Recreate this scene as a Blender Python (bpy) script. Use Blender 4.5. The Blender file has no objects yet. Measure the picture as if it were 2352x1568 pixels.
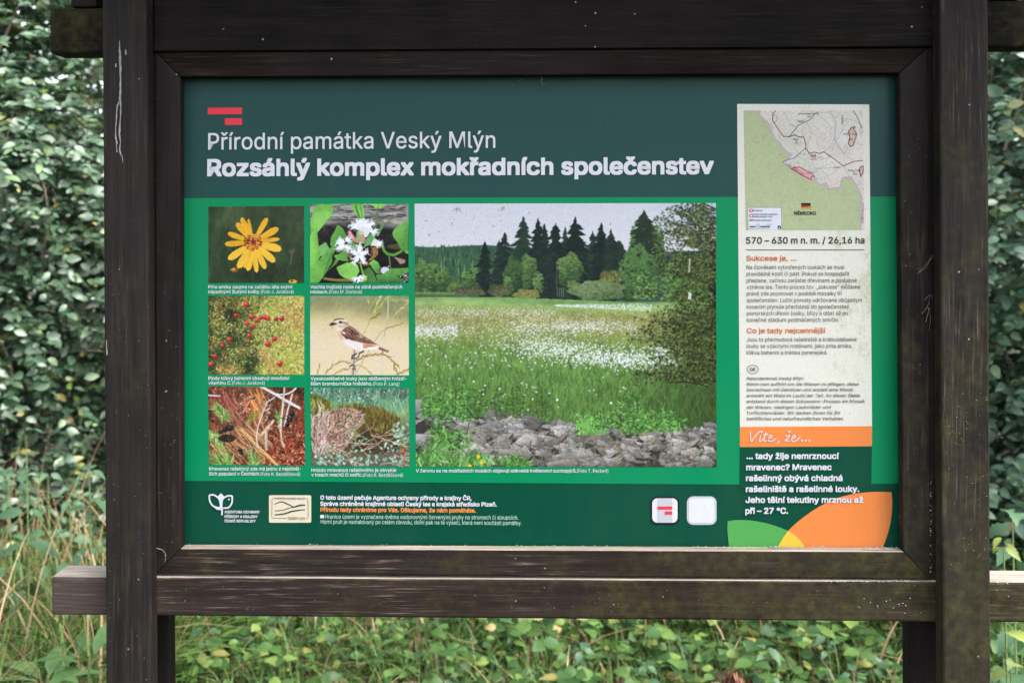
import bpy, bmesh, math, os, random
import numpy as np
from mathutils import Vector, Matrix

sc = bpy.context.scene
R = math.radians
# ---------------------------------------------------------------- camera, sky, sun, exposure
IW, IH = 2352.0, 1568.0                     # the photograph's proportions, as measured
FOC = 35.0 / 36.0 * IW
HOR = 500.0                                 # eye level in the photograph
EYE = Vector((0.0, -1.67, 1.56))
YAW = R(1.0)
cam_d = bpy.data.cameras.new('camera'); cam = bpy.data.objects.new('camera', cam_d); sc.collection.objects.link(cam)
cam.location = EYE; cam.rotation_euler = (R(90), R(-.10), YAW)
cam_d.lens = 35; cam_d.sensor_width = 36; cam_d.shift_y = -(IH / 2 - HOR) / IW
cam_d.clip_start = .05; cam_d.clip_end = 600
cam_d.dof.use_dof = True; cam_d.dof.focus_distance = 1.66; cam_d.dof.aperture_fstop = 4.6
sc.camera = cam
SUN_EL, SUN_AZ = 58.0, 112.0                # high, soft daylight from the right
world = bpy.data.worlds.new('World'); sc.world = world; world.use_nodes = True
wn = world.node_tree.nodes; wl = world.node_tree.links
sky = wn.new('ShaderNodeTexSky'); sky.sky_type = 'NISHITA'; sky.sun_disc = False
sky.sun_elevation = R(SUN_EL); sky.sun_rotation = R(SUN_AZ); sky.air_density = 1.0; sky.dust_density = 3.0; sky.ozone_density = 1.0
hs = wn.new('ShaderNodeHueSaturation'); hs.inputs['Saturation'].default_value = .45     # thin even cloud greys the sky
wl.new(sky.outputs[0], hs.inputs['Color']); wl.new(hs.outputs[0], wn['Background'].inputs[0]); wn['Background'].inputs[1].default_value = .15
sun_d = bpy.data.lights.new('sun', 'SUN'); sun = bpy.data.objects.new('sun', sun_d); sc.collection.objects.link(sun)
sun_d.energy = 1.5; sun_d.angle = R(40); sun_d.color = (1, .96, .9)
az, el = R(SUN_AZ), R(SUN_EL)
sdir = Vector((math.sin(az) * math.cos(el), math.cos(az) * math.cos(el), math.sin(el)))
sun.rotation_euler = sdir.to_track_quat('Z', 'Y').to_euler(); sun.location = sdir * 20
sc.view_settings.view_transform = 'Standard'; sc.view_settings.look = 'None'; sc.view_settings.gamma = 1
sc.view_settings.exposure = 2.75
# ---------------------------------------------------------------- helpers
CM = cam.rotation_euler.to_matrix()
def at(px, py, Y):
    """the point on the vertical plane y = Y that is seen at (px, py) of the photograph"""
    d = CM @ Vector(((px - IW / 2) / FOC, -(py - HOR) / FOC, -1.0))
    return EYE + d * ((Y - EYE.y) / d.y)
def link(name, me, mats, parent=None):
    o = bpy.data.objects.new(name, me); sc.collection.objects.link(o)
    for m in (mats if isinstance(mats, (list, tuple)) else [mats]): me.materials.append(m)
    if parent: o.parent = parent
    return o
def tag(o, label=None, cat=None, group=None, kind=None):
    if label: o['label'] = label
    if cat: o['category'] = cat
    if group: o['group'] = group
    if kind: o['kind'] = kind
    return o
def empty(name, loc):
    o = bpy.data.objects.new(name, None); sc.collection.objects.link(o); o.location = loc; o.empty_display_size = .1; return o
def mesh_np(name, V, F, col=None, cattr='print', smooth=False):
    V = np.asarray(V, np.float32); F = np.asarray(F, np.int32); k = F.shape[1]
    me = bpy.data.meshes.new(name); me.vertices.add(len(V)); me.vertices.foreach_set('co', V.ravel())
    me.loops.add(F.size); me.loops.foreach_set('vertex_index', F.ravel())
    me.polygons.add(len(F)); me.polygons.foreach_set('loop_start', np.arange(0, F.size, k, dtype=np.int32))
    me.polygons.foreach_set('use_smooth', np.full(len(F), smooth, bool)); me.update(calc_edges=True)
    if col is not None:
        a = me.color_attributes.new(cattr, 'FLOAT_COLOR', 'POINT')
        c4 = np.ones((len(V), 4), np.float32); c4[:, :3] = col; a.data.foreach_set('color', c4.ravel())
    return me
def lin(c): c = np.asarray(c, float); return np.where(c <= .04045, c / 12.92, ((c + .055) / 1.055) ** 2.4)
def C(r, g, b): return tuple(float(x) for x in lin(np.array([r, g, b]) / 255.0))
class N:
    """small wrapper to write a material's nodes"""
    def __init__(s, name):
        s.m = bpy.data.materials.new(name); s.m.use_nodes = True; s.t = s.m.node_tree; s.b = s.t.nodes['Principled BSDF']
    def n(s, ty, **kw):
        x = s.t.nodes.new('ShaderNode' + ty)
        for k, v in kw.items():
            if k == 'inp':
                for a, b in v.items():
                    if isinstance(b, bpy.types.NodeSocket): s.t.links.new(b, x.inputs[a])
                    else: x.inputs[a].default_value = b
            else: setattr(x, k, v)
        return x
    def ramp(s, fac, stops, interp='LINEAR'):
        x = s.t.nodes.new('ShaderNodeValToRGB'); x.color_ramp.interpolation = interp
        e = x.color_ramp.elements
        while len(e) < len(stops): e.new(.5)
        for i, (p, c) in enumerate(stops): e[i].position = p; e[i].color = (c, c, c, 1) if isinstance(c, (int, float)) else (*c, 1)
        s.t.links.new(fac, x.inputs[0]); return x.outputs[0]
    def mix(s, f, a, b, mode='MIX'):
        x = s.t.nodes.new('ShaderNodeMix'); x.data_type = 'RGBA'; x.blend_type = mode
        for i, v in ((0, f), (6, a), (7, b)):
            if isinstance(v, bpy.types.NodeSocket): s.t.links.new(v, x.inputs[i])
            elif i == 0: x.inputs[0].default_value = v
            else: x.inputs[i].default_value = (*v, 1)
        return x.outputs[2]
    def math(s, op, a, b=0.0):
        x = s.t.nodes.new('ShaderNodeMath'); x.operation = op
        for i, v in enumerate((a, b)):
            if isinstance(v, bpy.types.NodeSocket): s.t.links.new(v, x.inputs[i])
            else: x.inputs[i].default_value = v
        return x.outputs[0]
    def noise(s, vec, scale, detail=4, rough=.55):
        return s.n('TexNoise', inp={'Vector': vec, 'Scale': scale, 'Detail': detail, 'Roughness': rough}).outputs[0]
    def coord(s, scale=(1, 1, 1), off=(0, 0, 0)):
        c = s.t.nodes.new('ShaderNodeTexCoord')
        return s.n('Mapping', inp={'Vector': c.outputs['Object'], 'Scale': scale, 'Location': off}).outputs[0]
    def to(s, sock, name): s.t.links.new(sock, s.b.inputs[name])
    def bump(s, h, st, dist=.002): s.to(s.n('Bump', inp={'Height': h, 'Strength': st, 'Distance': dist}).outputs[0], 'Normal')
# ---------------------------------------------------------------- materials
def wood(name, axis, base=(.022, .017, .0155), light=(.060, .048, .042), bleach=0.0, moss=0.0, moss_x=None, moss_z=None, seed=0.0, gloss=.06, grey_x=None):
    """dark stained softwood; the grain runs along axis; moss and bleached streaks are patches on the wood"""
    base = tuple(x * WK * t for x, t in zip(base, (1.03, 1, .97))); light = tuple(x * WK * 1.2 * t for x, t in zip(light, (1.05, 1, .96)))
    k = N(name)
    st = {'x': (1.2, 26, 26), 'z': (26, 26, 1.2)}[axis]; st2 = {'x': (5, 150, 150), 'z': (150, 150, 5)}[axis]
    o = (seed, seed * .7, seed * 1.3)
    g = k.noise(k.coord(st, o), 2.2, 6, .6); f = k.noise(k.coord(st2, o), 2.0, 3, .6); big = k.noise(k.coord((1, 1, 1), o), 3.2, 4, .6)
    col = k.mix(k.ramp(g, [(.32, 0), (.72, 1)]), base, light)
    col = k.mix(k.ramp(f, [(.30, .5), (.52, 0)]), col, tuple(x * .35 for x in base))
    col = k.mix(k.math('MULTIPLY', k.ramp(big, [(.45, 0), (.75, 1)]), .35), col, (.018, .012, .015))
    if grey_x:
        gm0 = k.n('SeparateXYZ', inp={0: k.coord()}); t0 = k.n('MapRange', inp={0: gm0.outputs[0], 1: grey_x[0], 2: grey_x[1]}).outputs[0]
        col = k.mix(k.math('MULTIPLY', t0, k.ramp(f, [(.3, .35), (.65, 1)])), col, (.045, .034, .030))
    if bleach:
        s = k.noise(k.coord({'x': (5, 150, 150), 'z': (150, 150, 5)}[axis], o), 2.0, 4, .65)
        w = k.math('MULTIPLY', k.ramp(s, [(.56, 0), (.70, 1)]), k.ramp(k.noise(k.coord((3, 3, 3), o), 1.6, 2), [(.42, 0), (.66, 1)]))
        col = k.mix(k.math('MULTIPLY', w, bleach), col, (.20, .16, .125))
    if moss:
        gm = k.n('SeparateXYZ', inp={0: k.coord()})
        pm = k.noise(k.coord((1, 1, 1), o), 11, 8, .68); pf = k.noise(k.coord((1, 1, 1), o), 60, 4, .7)
        amt = k.math('ADD', k.math('MULTIPLY', pm, .8), k.math('MULTIPLY', pf, .3))
        if moss_x: amt = k.math('ADD', amt, k.ramp(k.n('MapRange', inp={0: gm.outputs[0], 1: moss_x[0], 2: moss_x[1]}).outputs[0], [(0, 0), (1, .22)]))
        if moss_z: amt = k.math('ADD', amt, k.ramp(k.n('MapRange', inp={0: gm.outputs[2], 1: moss_z[0], 2: moss_z[1]}).outputs[0], [(0, 0), (1, .22)]))
        mm = k.math('MULTIPLY', k.ramp(amt, [(.56, 0), (1.05, .8)]), moss)
        col = k.mix(mm, col, k.mix(k.ramp(pf, [(.35, 0), (.65, 1)]), (.022, .022, .008), (.060, .055, .016)))
    v = k.n('TexVoronoi', feature='F1', inp={'Vector': k.coord((1, 1, 1), o), 'Scale': 62}); 
    sp = k.math('MULTIPLY', k.ramp(v.outputs['Distance'], [(.07, 1), (.12, 0)]), k.ramp(k.n('SeparateColor', inp={0: v.outputs['Color']}).outputs[0], [(.93, 0), (.96, 1)]))
    col = k.mix(k.math('MULTIPLY', sp, .75), col, (.20, .205, .19))
    k.to(col, 'Base Color'); k.to(k.ramp(g, [(.3, .55), (.8, .75)]), 'Roughness'); k.b.inputs['Specular IOR Level'].default_value = gloss
    k.bump(k.math('ADD', k.math('MULTIPLY', f, .6), g), .35, .0015)
    return k.m
def weathered(name, axis='x'):
    k = N(name); st = {'x': (3, 120, 120), 'z': (120, 120, 3)}[axis]
    f = k.noise(k.coord(st), 1.6, 5, .65); b = k.noise(k.coord((6, 6, 6)), 3, 5, .6)
    col = k.mix(k.ramp(f, [(.35, 0), (.62, 1)]), (.04, .03, .025), (.25, .205, .165)); col = k.mix(k.ramp(b, [(.5, 0), (.72, .8)]), col, (.17, .16, .10))
    k.to(col, 'Base Color'); k.b.inputs['Roughness'].default_value = .8; k.bump(f, .6, .002); return k.m
PK = .425; WK = .21
def printed(name, col=None, moss=0.0, attr=False, spec=.08, rough=.3):
    """a print on the glossy sheet; flat ink, or the picture's own colours; specks of mildew sit on it"""
    k = N(name)
    if attr: c = k.n('Attribute', attribute_name='print').outputs[0]
    else:
        c = k.n('RGB').outputs[0]; c.default_value = (*[x * PK for x in col], 1)
    v = k.noise(k.coord((1, 1, 1)), 420, 2, .5); c = k.mix(k.ramp(v, [(.3, .10), (.55, 0)]), c, (.02, .03, .03))
    ds = k.noise(k.coord((1, 1, .35)), 7, 5, .65); c = k.mix(k.ramp(ds, [(.45, 0), (.8, .016)]), c, (.20, .21, .19))     # thin dust with run marks
    w = k.n('TexVoronoi', feature='F1', inp={'Vector': k.coord(), 'Scale': 150})
    sp = k.math('MULTIPLY', k.ramp(w.outputs['Distance'], [(.08, 1), (.16, 0)]), k.ramp(k.n('SeparateColor', inp={0: w.outputs['Color']}).outputs[0], [(.93, 0), (.95, .7)]))
    c = k.mix(sp, c, (.03, .04, .035))
    if moss:
        a = k.noise(k.coord((1, 1, .6)), 34, 8, .78); b = k.noise(k.coord((1, 1, .5), (3, 1, 2)), 9, 4, .6); d = k.noise(k.coord((1, 1, 1)), 240, 3, .6)
        gx = k.n('MapRange', inp={0: k.n('SeparateXYZ', inp={0: k.coord()}).outputs[0], 1: .40, 2: .60}).outputs[0]
        t = k.math('ADD', k.math('ADD', k.math('MULTIPLY', a, .55), k.math('MULTIPLY', b, .40)), k.math('ADD', k.math('MULTIPLY', d, .16), k.math('MULTIPLY', gx, .10)))
        c = k.mix(k.math('MULTIPLY', k.ramp(t, [(.635, 0), (.72, .5), (.82, 1)]), moss), c, (.17, .16, .08))
    k.to(c, 'Base Color'); k.to(k.ramp(ds, [(.3, rough * .8), (.75, rough * 1.5)]), 'Roughness'); k.b.inputs['Specular IOR Level'].default_value = spec
    return k.m
def plain(name, col, rough=.7, spec=.3):
    k = N(name); f = k.noise(k.coord(), 90, 4, .6); c = k.mix(k.ramp(f, [(.3, 0), (.75, 1)]), tuple(x * .7 for x in col), tuple(min(1, x * 1.2) for x in col))
    k.to(c, 'Base Color'); k.b.inputs['Roughness'].default_value = rough; k.b.inputs['Specular IOR Level'].default_value = spec; return k.m
# ---------------------------------------------------------------- printed pictures
# Each printed picture is drawn here stroke by stroke into a colour grid and later becomes the
# vertex colours of a thin mesh at the picture's own place on the sign panel.
class Canvas:
    def __init__(s, w, h, x0, y0, x1, y1, bg, seed=1):
        s.w, s.h = w, h
        s.x0, s.y0 = x0, y0
        s.kx, s.ky = w / (x1 - x0), h / (y1 - y0)
        s.a = np.empty((h, w, 3)); s.a[:] = np.array(bg) / 255.0
        s.r = np.random.RandomState(seed)
        s.yy, s.xx = np.mgrid[0:h, 0:w] + 0.5
        s.X = s.xx / s.kx + x0; s.Y = s.yy / s.ky + y0          # picture coordinates of each cell
    def noise(s, cx, cy, octv=3, seed=0):
        """value noise 0..1 with cells of about cx by cy picture units"""
        r = np.random.RandomState(seed + 77); out = np.zeros((s.h, s.w)); tot = 0; amp = 1
        for o in range(octv):
            fx = (s.X - s.x0) / cx * 2 ** o; fy = (s.Y - s.y0) / cy * 2 ** o
            g = r.rand(int(fy.max()) + 3, int(fx.max()) + 3)
            ix = fx.astype(int); iy = fy.astype(int); u = fx - ix; v = fy - iy
            u = u * u * (3 - 2 * u); v = v * v * (3 - 2 * v)
            out += amp * ((g[iy, ix] * (1 - u) + g[iy, ix + 1] * u) * (1 - v) + (g[iy + 1, ix] * (1 - u) + g[iy + 1, ix + 1] * u) * v)
            tot += amp; amp *= .55
        return out / tot
    def fill(s, mask, col):
        s.a += mask[..., None] * (np.asarray(col) / 255.0 - s.a)
    def ramp(s, t, stops):
        xs = [p for p, _ in stops]
        return np.stack([np.interp(t, xs, [c[k] for _, c in stops]) for k in range(3)], -1)
    def _box(s, x0, y0, x1, y1, pad=1.5):
        a = max(0, int((x0 - s.x0) * s.kx - pad)); b = min(s.w, int((x1 - s.x0) * s.kx + pad) + 1)
        c = max(0, int((y0 - s.y0) * s.ky - pad)); d = min(s.h, int((y1 - s.y0) * s.ky + pad) + 1)
        return (a, b, c, d) if a < b and c < d else None
    def poly(s, pts, col, al=1.0, tex=0.0, col2=None, ang=0):
        pts = np.asarray(pts, float)
        bx = s._box(pts[:, 0].min(), pts[:, 1].min(), pts[:, 0].max(), pts[:, 1].max())
        if bx is None: return
        a, b, c, d = bx
        px = (pts[:, 0] - s.x0) * s.kx; py = (pts[:, 1] - s.y0) * s.ky
        m = np.zeros((d - c, b - a)); n = len(px)
        for ox, oy in ((.25, .25), (.75, .25), (.25, .75), (.75, .75)):
            X = np.arange(a, b)[None, :] + ox; Y = np.arange(c, d)[:, None] + oy
            ins = np.zeros((d - c, b - a), bool)
            for i in range(n):
                j = i - 1
                if py[i] == py[j]: continue
                cond = ((py[i] > Y) != (py[j] > Y)) & (X < (px[j] - px[i]) * (Y - py[i]) / (py[j] - py[i]) + px[i])
                ins ^= cond
            m += ins * .25
        C = np.asarray(col, float) / 255
        if col2 is not None:
            t = ((s.xx[c:d, a:b] - a) / max(1, b - a) * math.cos(ang) + (s.yy[c:d, a:b] - c) / max(1, d - c) * math.sin(ang))
            C = C + np.clip(t, 0, 1)[..., None] * (np.asarray(col2) / 255 - C)
        if tex: C = C * (1 + tex * (s.r.rand(d - c, b - a, 1) - .5))
        v = s.a[c:d, a:b]; v += (m * al)[..., None] * (C - v)
    def line(s, pts, col, w=2, al=1.0, w2=None):
        pts = np.asarray(pts, float); w2 = w if w2 is None else w2
        n = len(pts) - 1
        for i in range(n):
            (xa, ya), (xb, yb) = pts[i], pts[i + 1]
            bx = s._box(min(xa, xb) - w, min(ya, yb) - w, max(xa, xb) + w, max(ya, yb) + w)
            if bx is None: continue
            a, b, c, d = bx
            ax, ay, ex, ey = (xa - s.x0) * s.kx, (ya - s.y0) * s.ky, (xb - s.x0) * s.kx, (yb - s.y0) * s.ky
            X = s.xx[c:d, a:b]; Y = s.yy[c:d, a:b]
            L = (ex - ax) ** 2 + (ey - ay) ** 2 + 1e-9
            t = np.clip(((X - ax) * (ex - ax) + (Y - ay) * (ey - ay)) / L, 0, 1)
            D = np.hypot(X - ax - t * (ex - ax), Y - ay - t * (ey - ay))
            ww = (w + (w2 - w) * (i + t) / n) * s.kx
            m = np.clip(ww / 2 - D + .5, 0, 1) * np.minimum(1, ww) * al
            v = s.a[c:d, a:b]; v += m[..., None] * (np.asarray(col) / 255 - v)
    def dot(s, x, y, rx, col, ry=None, al=1.0):
        ry = rx if ry is None else ry
        bx = s._box(x - rx, y - ry, x + rx, y + ry)
        if bx is None: return
        a, b, c, d = bx
        D = np.hypot((s.X[c:d, a:b] - x) / rx, (s.Y[c:d, a:b] - y) / ry)
        m = np.clip((1 - D) * min(rx * s.kx, ry * s.ky) + .5, 0, 1) * al * min(1, rx * s.kx * 2.0)
        v = s.a[c:d, a:b]; v += m[..., None] * (np.asarray(col) / 255 - v)
    def curve(s, p, q, bend, n=5):
        p = np.array(p, float); q = np.array(q, float); d = q - p
        nrm = np.array([-d[1], d[0]])
        return [p + d * t + nrm * bend * 4 * t * (1 - t) for t in np.linspace(0, 1, n)]
    def jit(s, col, k):
        c = np.asarray(col, float); return np.clip(c * (1 + k * (s.r.rand() - .5)) + k * 14 * (s.r.rand(3) - .5), 0, 255)

def pick(r, L): return L[r.randint(len(L))]

def paint_arnica(w, h):
    c = Canvas(w, h, 108, 94, 877, 707, (44, 58, 38), 3)
    n = c.noise(190, 170, 3, 1); n2 = c.noise(40, 110, 3, 2)
    lt = np.exp(-((c.X - 230) / 230) ** 2 - ((c.Y - 210) / 150) ** 2) * .8 + .25
    c.a = c.ramp(n * .55 + n2 * .25 + lt * .3 - (c.X > 600) * .04, [(.2, (26, 34, 26)), (.55, (50, 66, 42)), (.95, (104, 124, 84))]) / 255
    for i in range(70):
        x, y = c.r.uniform(100, 880), c.r.uniform(400, 720)
        c.line(c.curve((x, y), (x + c.r.uniform(-90, 90), y - c.r.uniform(40, 160)), c.r.uniform(-.15, .15)), c.jit((70, 100, 60), .5), 7, .25)
    c.line([(768, 555), (775, 480), (790, 440)], (120, 105, 85), 12, .6); c.dot(778, 455, 26, (104, 88, 66), 18, .7)
    c.dot(322, 600, 30, (112, 78, 40), 22); c.dot(312, 598, 16, (190, 140, 50), 12); c.line([(285, 600), (320, 590)], (210, 160, 70), 6)
    c.dot(785, 694, 34, (224, 170, 50), 16); c.dot(778, 690, 12, (90, 50, 20), 8)
    tips = [(372, 183, 46), (428, 190, 26), (583, 185, 46), (672, 268, 56), (682, 355, 34), (697, 440, 64), (645, 540, 58), (568, 596, 50), (497, 626, 42),
            (425, 612, 52), (395, 590, 26), (345, 590, 60), (266, 518, 58), (238, 395, 46), (258, 383, 28), (262, 306, 44), (332, 225, 50)]
    cx, cy = 468, 382
    for k in (4, 9, 1, 13, 15, 2, 8, 10, 0, 3, 5, 6, 7, 11, 12, 14, 16):
        tx, ty, wd = tips[k]; d = np.array([tx - cx, ty - cy]); L = np.hypot(*d); u = d / L; v = np.array([-u[1], u[0]])
        pts = [(.16, -.22), (.45, -.42), (.75, -.5), (.92, -.38), (.97, -.12), (1, 0), (.97, .14), (.93, .36), (.75, .5), (.45, .42), (.16, .22)]
        P = [np.array([cx, cy]) + u * L * a + v * wd * b for a, b in pts]
        c.poly(P, (238, 180, 48) if ty < 400 else (244, 200, 66), 1, .06)
        for b in (-.22, .05, .26):
            c.line([np.array([cx, cy]) + u * L * .3 + v * wd * b * .8, np.array([cx, cy]) + u * L * .9 + v * wd * b], (212, 146, 34), 4, .55)
        c.line(P[:4], (190, 120, 30), 4, .5)
    c.dot(cx, cy, 74, (226, 160, 62), 70); c.dot(cx, cy, 40, (214, 130, 56), 36)
    for i in range(150):
        a = c.r.rand() * 6.28; q = 26 + 46 * c.r.rand() ** .7
        c.dot(cx + q * math.cos(a), cy + q * .95 * math.sin(a), 5.5, pick(c.r, [(120, 54, 24), (90, 40, 22), (248, 196, 90), (200, 110, 40)]))
    c.dot(cx + 2, cy - 2, 24, (140, 60, 34), 22); c.dot(cx + 2, cy - 4, 9, (90, 36, 30), 8)
    return c.a

def paint_bogbean(w, h):
    c = Canvas(w, h, 50, 30, 1922, 1528, (36, 36, 35), 4)
    n = c.noise(300, 60, 4, 1); n2 = c.noise(90, 60, 3, 5)
    edge = 330 + 130 * (c.noise(400, 300, 2, 9) - .5) + np.clip(c.X - 1200, 0, 600) * .12
    bark = c.ramp(n * .75 + n2 * .25, [(.25, (84, 82, 80)), (.5, (150, 146, 142)), (.8, (196, 190, 186))])
    dark = c.ramp(n2 * .6 + c.noise(60, 40, 3, 6) * .4, [(.3, (20, 20, 22)), (.6, (48, 46, 44)), (.85, (112, 104, 90))])
    t = np.clip((c.Y - edge) / 160, 0, 1)[..., None]; c.a = (bark * (1 - t) + dark * (.55 + .45 * np.clip((900 - c.Y) / 500, 0, 1))[..., None] * t) / 255
    for y, al in ((60, .5), (100, .55), (155, .9), (200, .5), (285, .95), (330, .6)):
        x = 330 + 150 * c.r.rand(); pts = []
        while x < 1930: pts.append((x, y + c.r.uniform(-16, 16) - (x - 1300) * (.09 if x > 1300 else 0))); x += c.r.uniform(50, 110)
        for a, b in zip(pts, pts[1:]):
            if c.r.rand() < .85: c.line([a, b], (44, 40, 46), c.r.uniform(8, 26), al)
    G1, G2, G3, G4 = (140, 206, 96), (112, 178, 76), (82, 140, 62), (56, 104, 56)
    c.dot(1700, 840, 190, (110, 96, 56), 50, .6); c.poly([(1640, 1030), (1860, 1090), (1850, 1150), (1760, 1170)], (188, 150, 128), .9)
    c.line(c.curve((320, 1440), (900, 1470), .04), (120, 104, 50), 44); c.line(c.curve((330, 1425), (800, 1450), .04), (168, 150, 70), 12)
    c.poly([(50, 330), (120, 420), (200, 560), (60, 600)], G2)
    c.poly([(90, 250), (120, 120), (220, 35), (480, 35), (495, 80), (470, 130), (495, 160), (480, 240), (400, 300), (300, 440), (200, 560), (100, 480), (60, 420)], G2, 1, .05, (150, 210, 110), 1.57)
    c.poly([(120, 260), (190, 190), (330, 170), (430, 190), (480, 240), (300, 430), (200, 540), (110, 430)], G1, .75)
    c.poly([(215, 830), (350, 750), (420, 870), (330, 1000), (240, 1020)], (120, 180, 104))
    c.poly([(50, 620), (175, 460), (195, 620), (240, 1030), (170, 1150), (50, 1230)], G1, 1, .05, G2, 0)
    c.line([(175, 470), (205, 800), (225, 1030)], (96, 160, 66), 9)
    c.poly([(430, 800), (450, 660), (530, 520), (575, 420), (680, 500), (750, 640), (700, 760), (560, 800), (480, 860)], G2, 1, .06, G3, .9)
    c.poly([(470, 1200), (560, 1040), (600, 1090), (550, 1160), (330, 1340)], G3)
    c.poly([(50, 1525), (50, 1200), (170, 1140), (400, 880), (590, 770), (560, 860), (470, 1010), (470, 1130), (330, 1370), (230, 1500), (205, 1525)], G1, 1, .05, G3, .55)
    c.line([(470, 960), (350, 1240), (300, 1440)], G4, 22, .55)
    c.poly([(50, 1240), (200, 1180), (320, 1290), (280, 1440), (60, 1510)], G2, .6)
    c.poly([(830, 40), (1050, 30), (1075, 120), (1080, 340), (1010, 340), (900, 200), (840, 110)], G2, 1, .05, G1, 1)
    c.line([(920, 60), (940, 150), (1000, 310)], G4, 26); c.line([(1010, 50), (1030, 200), (1045, 320)], G3, 16)
    c.poly([(1215, 30), (1330, 30), (1350, 110), (1310, 130)], (150, 210, 90)); c.poly([(1340, 30), (1510, 30), (1400, 120), (1350, 120)], G1)
    c.line([(1335, 120), (1320, 320), (1290, 520)], (96, 124, 84), 34); c.line([(1470, 360), (1400, 490), (1330, 620)], (106, 142, 92), 52); c.dot(1478, 356, 24, (186, 204, 150), 18)
    c.poly([(1915, 340), (1800, 400), (1660, 500), (1612, 580), (1630, 660), (1720, 780), (1790, 920), (1915, 930)], G1, 1, .05, G3, .9)
    c.line([(1900, 430), (1830, 700), (1800, 900)], G3, 10)
    c.line([(1430, 820), (1450, 910), (1520, 980), (1640, 1000), (1780, 930)], (92, 150, 58), 48); c.poly([(1830, 920), (1920, 920), (1920, 980), (1870, 970)], G2)
    c.line([(1550, 1020), (1565, 1150), (1580, 1260)], (112, 130, 70), 22)
    c.poly([(500, 1000), (600, 980), (700, 880), (780, 920), (760, 1060), (800, 1110), (700, 1110), (590, 1090), (540, 1060)], G2, 1, .05, G3, 0)
    c.poly([(555, 1250), (560, 1220), (740, 1140), (870, 1130), (960, 1190), (990, 1300), (930, 1420), (830, 1460), (700, 1430), (600, 1350), (570, 1280)], G2, 1, .05, G1, .4)
    c.line([(750, 1130), (800, 1260), (870, 1430)], (158, 206, 110), 12)
    c.poly([(1170, 1150), (1260, 1080), (1340, 1130), (1390, 1230), (1360, 1290), (1400, 1360), (1300, 1340), (1230, 1240)], G1, 1, .05, G3, 1)
    c.poly([(1010, 1525), (1060, 1290), (1180, 1220), (1260, 1330), (1330, 1525)], G4, 1, .05, G3, 0)
    for i in range(90): c.dot(c.r.uniform(1760, 1920), c.r.uniform(1290, 1525), c.r.uniform(5, 16), pick(c.r, [(200, 208, 206), (60, 70, 66), (120, 130, 126)]))
    c.dot(1470, 1290, 84, (206, 206, 222), 70); c.dot(1540, 1215, 14, (230, 230, 240)); c.dot(1545, 1270, 16, (220, 224, 232))
    c.poly([(1430, 1360), (1580, 1250), (1750, 1250), (1920, 1235), (1915, 1310), (1760, 1390), (1560, 1400)], (112, 172, 80), 1, .05, G3, 1)
    c.poly([(1300, 1370), (1500, 1355), (1700, 1400), (1820, 1470), (1850, 1525), (1330, 1525)], (104, 168, 74), 1, .05, G4, 1.4)
    c.line([(1000, 1130), (1040, 1300), (1090, 1470)], (140, 180, 80), 30); c.dot(1100, 1440, 30, (168, 190, 70), 44)
    c.poly([(1130, 680), (1180, 610), (1280, 580), (1290, 680), (1200, 800), (1060, 860)], (96, 160, 96)); c.poly([(750, 780), (860, 720), (960, 860), (900, 920), (790, 860)], (96, 150, 92))
    c.poly([(940, 540), (1090, 560), (1080, 720), (1000, 820), (920, 700)], (150, 166, 110))
    c.poly([(1220, 860), (1330, 830), (1340, 990), (1230, 1090), (1150, 1110), (1250, 990)], (146, 120, 60)); c.poly([(1250, 860), (1340, 840), (1340, 980)], (160, 100, 52))
    for i in range(60): c.dot(c.r.uniform(1210, 1340), c.r.uniform(840, 1000), 8, pick(c.r, [(110, 66, 36), (190, 150, 100), (130, 90, 50)]))
    c.poly([(700, 940), (760, 960), (900, 1090), (850, 1110), (760, 1010)], (126, 110, 56)); c.dot(840, 1080, 30, (120, 60, 40), 20); c.dot(1140, 1170, 36, (130, 70, 44), 40)
    def fringe(cx, cy, ang, L, wd, n=46):
        u = np.array([math.cos(ang), math.sin(ang)]); v = np.array([-u[1], u[0]]); o = np.array([cx, cy])
        c.poly([o - v * wd * .3, o + u * L * .5 - v * wd * .5, o + u * L, o + u * L * .5 + v * wd * .5, o + v * wd * .3], (226, 232, 236))
        for i in range(n):
            t = c.r.rand(); p = o + u * L * t + v * wd * .5 * c.r.uniform(-1, 1) * math.sin(.6 + 2.3 * t)
            c.line(c.curve(p, p + (u * c.r.uniform(-.1, 1) + v * c.r.uniform(-1.2, 1.2)) * 62, c.r.uniform(-.3, .3)), pick(c.r, [(246, 248, 252), (220, 228, 236), (250, 252, 255)]), 9, .9)
    c.poly([(940, 520), (820, 430), (900, 400), (1000, 350), (1110, 380), (1180, 420), (1230, 500), (1200, 560), (1130, 660), (1080, 660), (1060, 560)], (224, 224, 230))
    for q in ((960, 480, -2.8, 150, 70), (1000, 470, -2.0, 130, 80), (1080, 460, -1.3, 120, 80), (1150, 480, -.8, 120, 80), (1190, 540, .2, 120, 60), (1020, 430, -1.7, 90, 80)): fringe(*q)
    c.poly([(960, 540), (1060, 540), (1050, 610), (990, 620)], (206, 196, 176))
    c.poly([(1190, 820), (1270, 680), (1380, 740), (1410, 840), (1300, 830)], (228, 222, 216)); fringe(1330, 780, .2, 70, 110, 30)
    c.line([(800, 570), (860, 660), (915, 725)], (226, 128, 150), 66); c.line([(795, 560), (850, 645)], (238, 158, 174), 30); c.line([(900, 700), (945, 750)], (176, 150, 100), 50)
    c.dot(1078, 710, 38, (204, 96, 120), 54); c.dot(1068, 700, 16, (230, 140, 160), 26); c.dot(1060, 760, 34, (150, 160, 100), 26)
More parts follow.
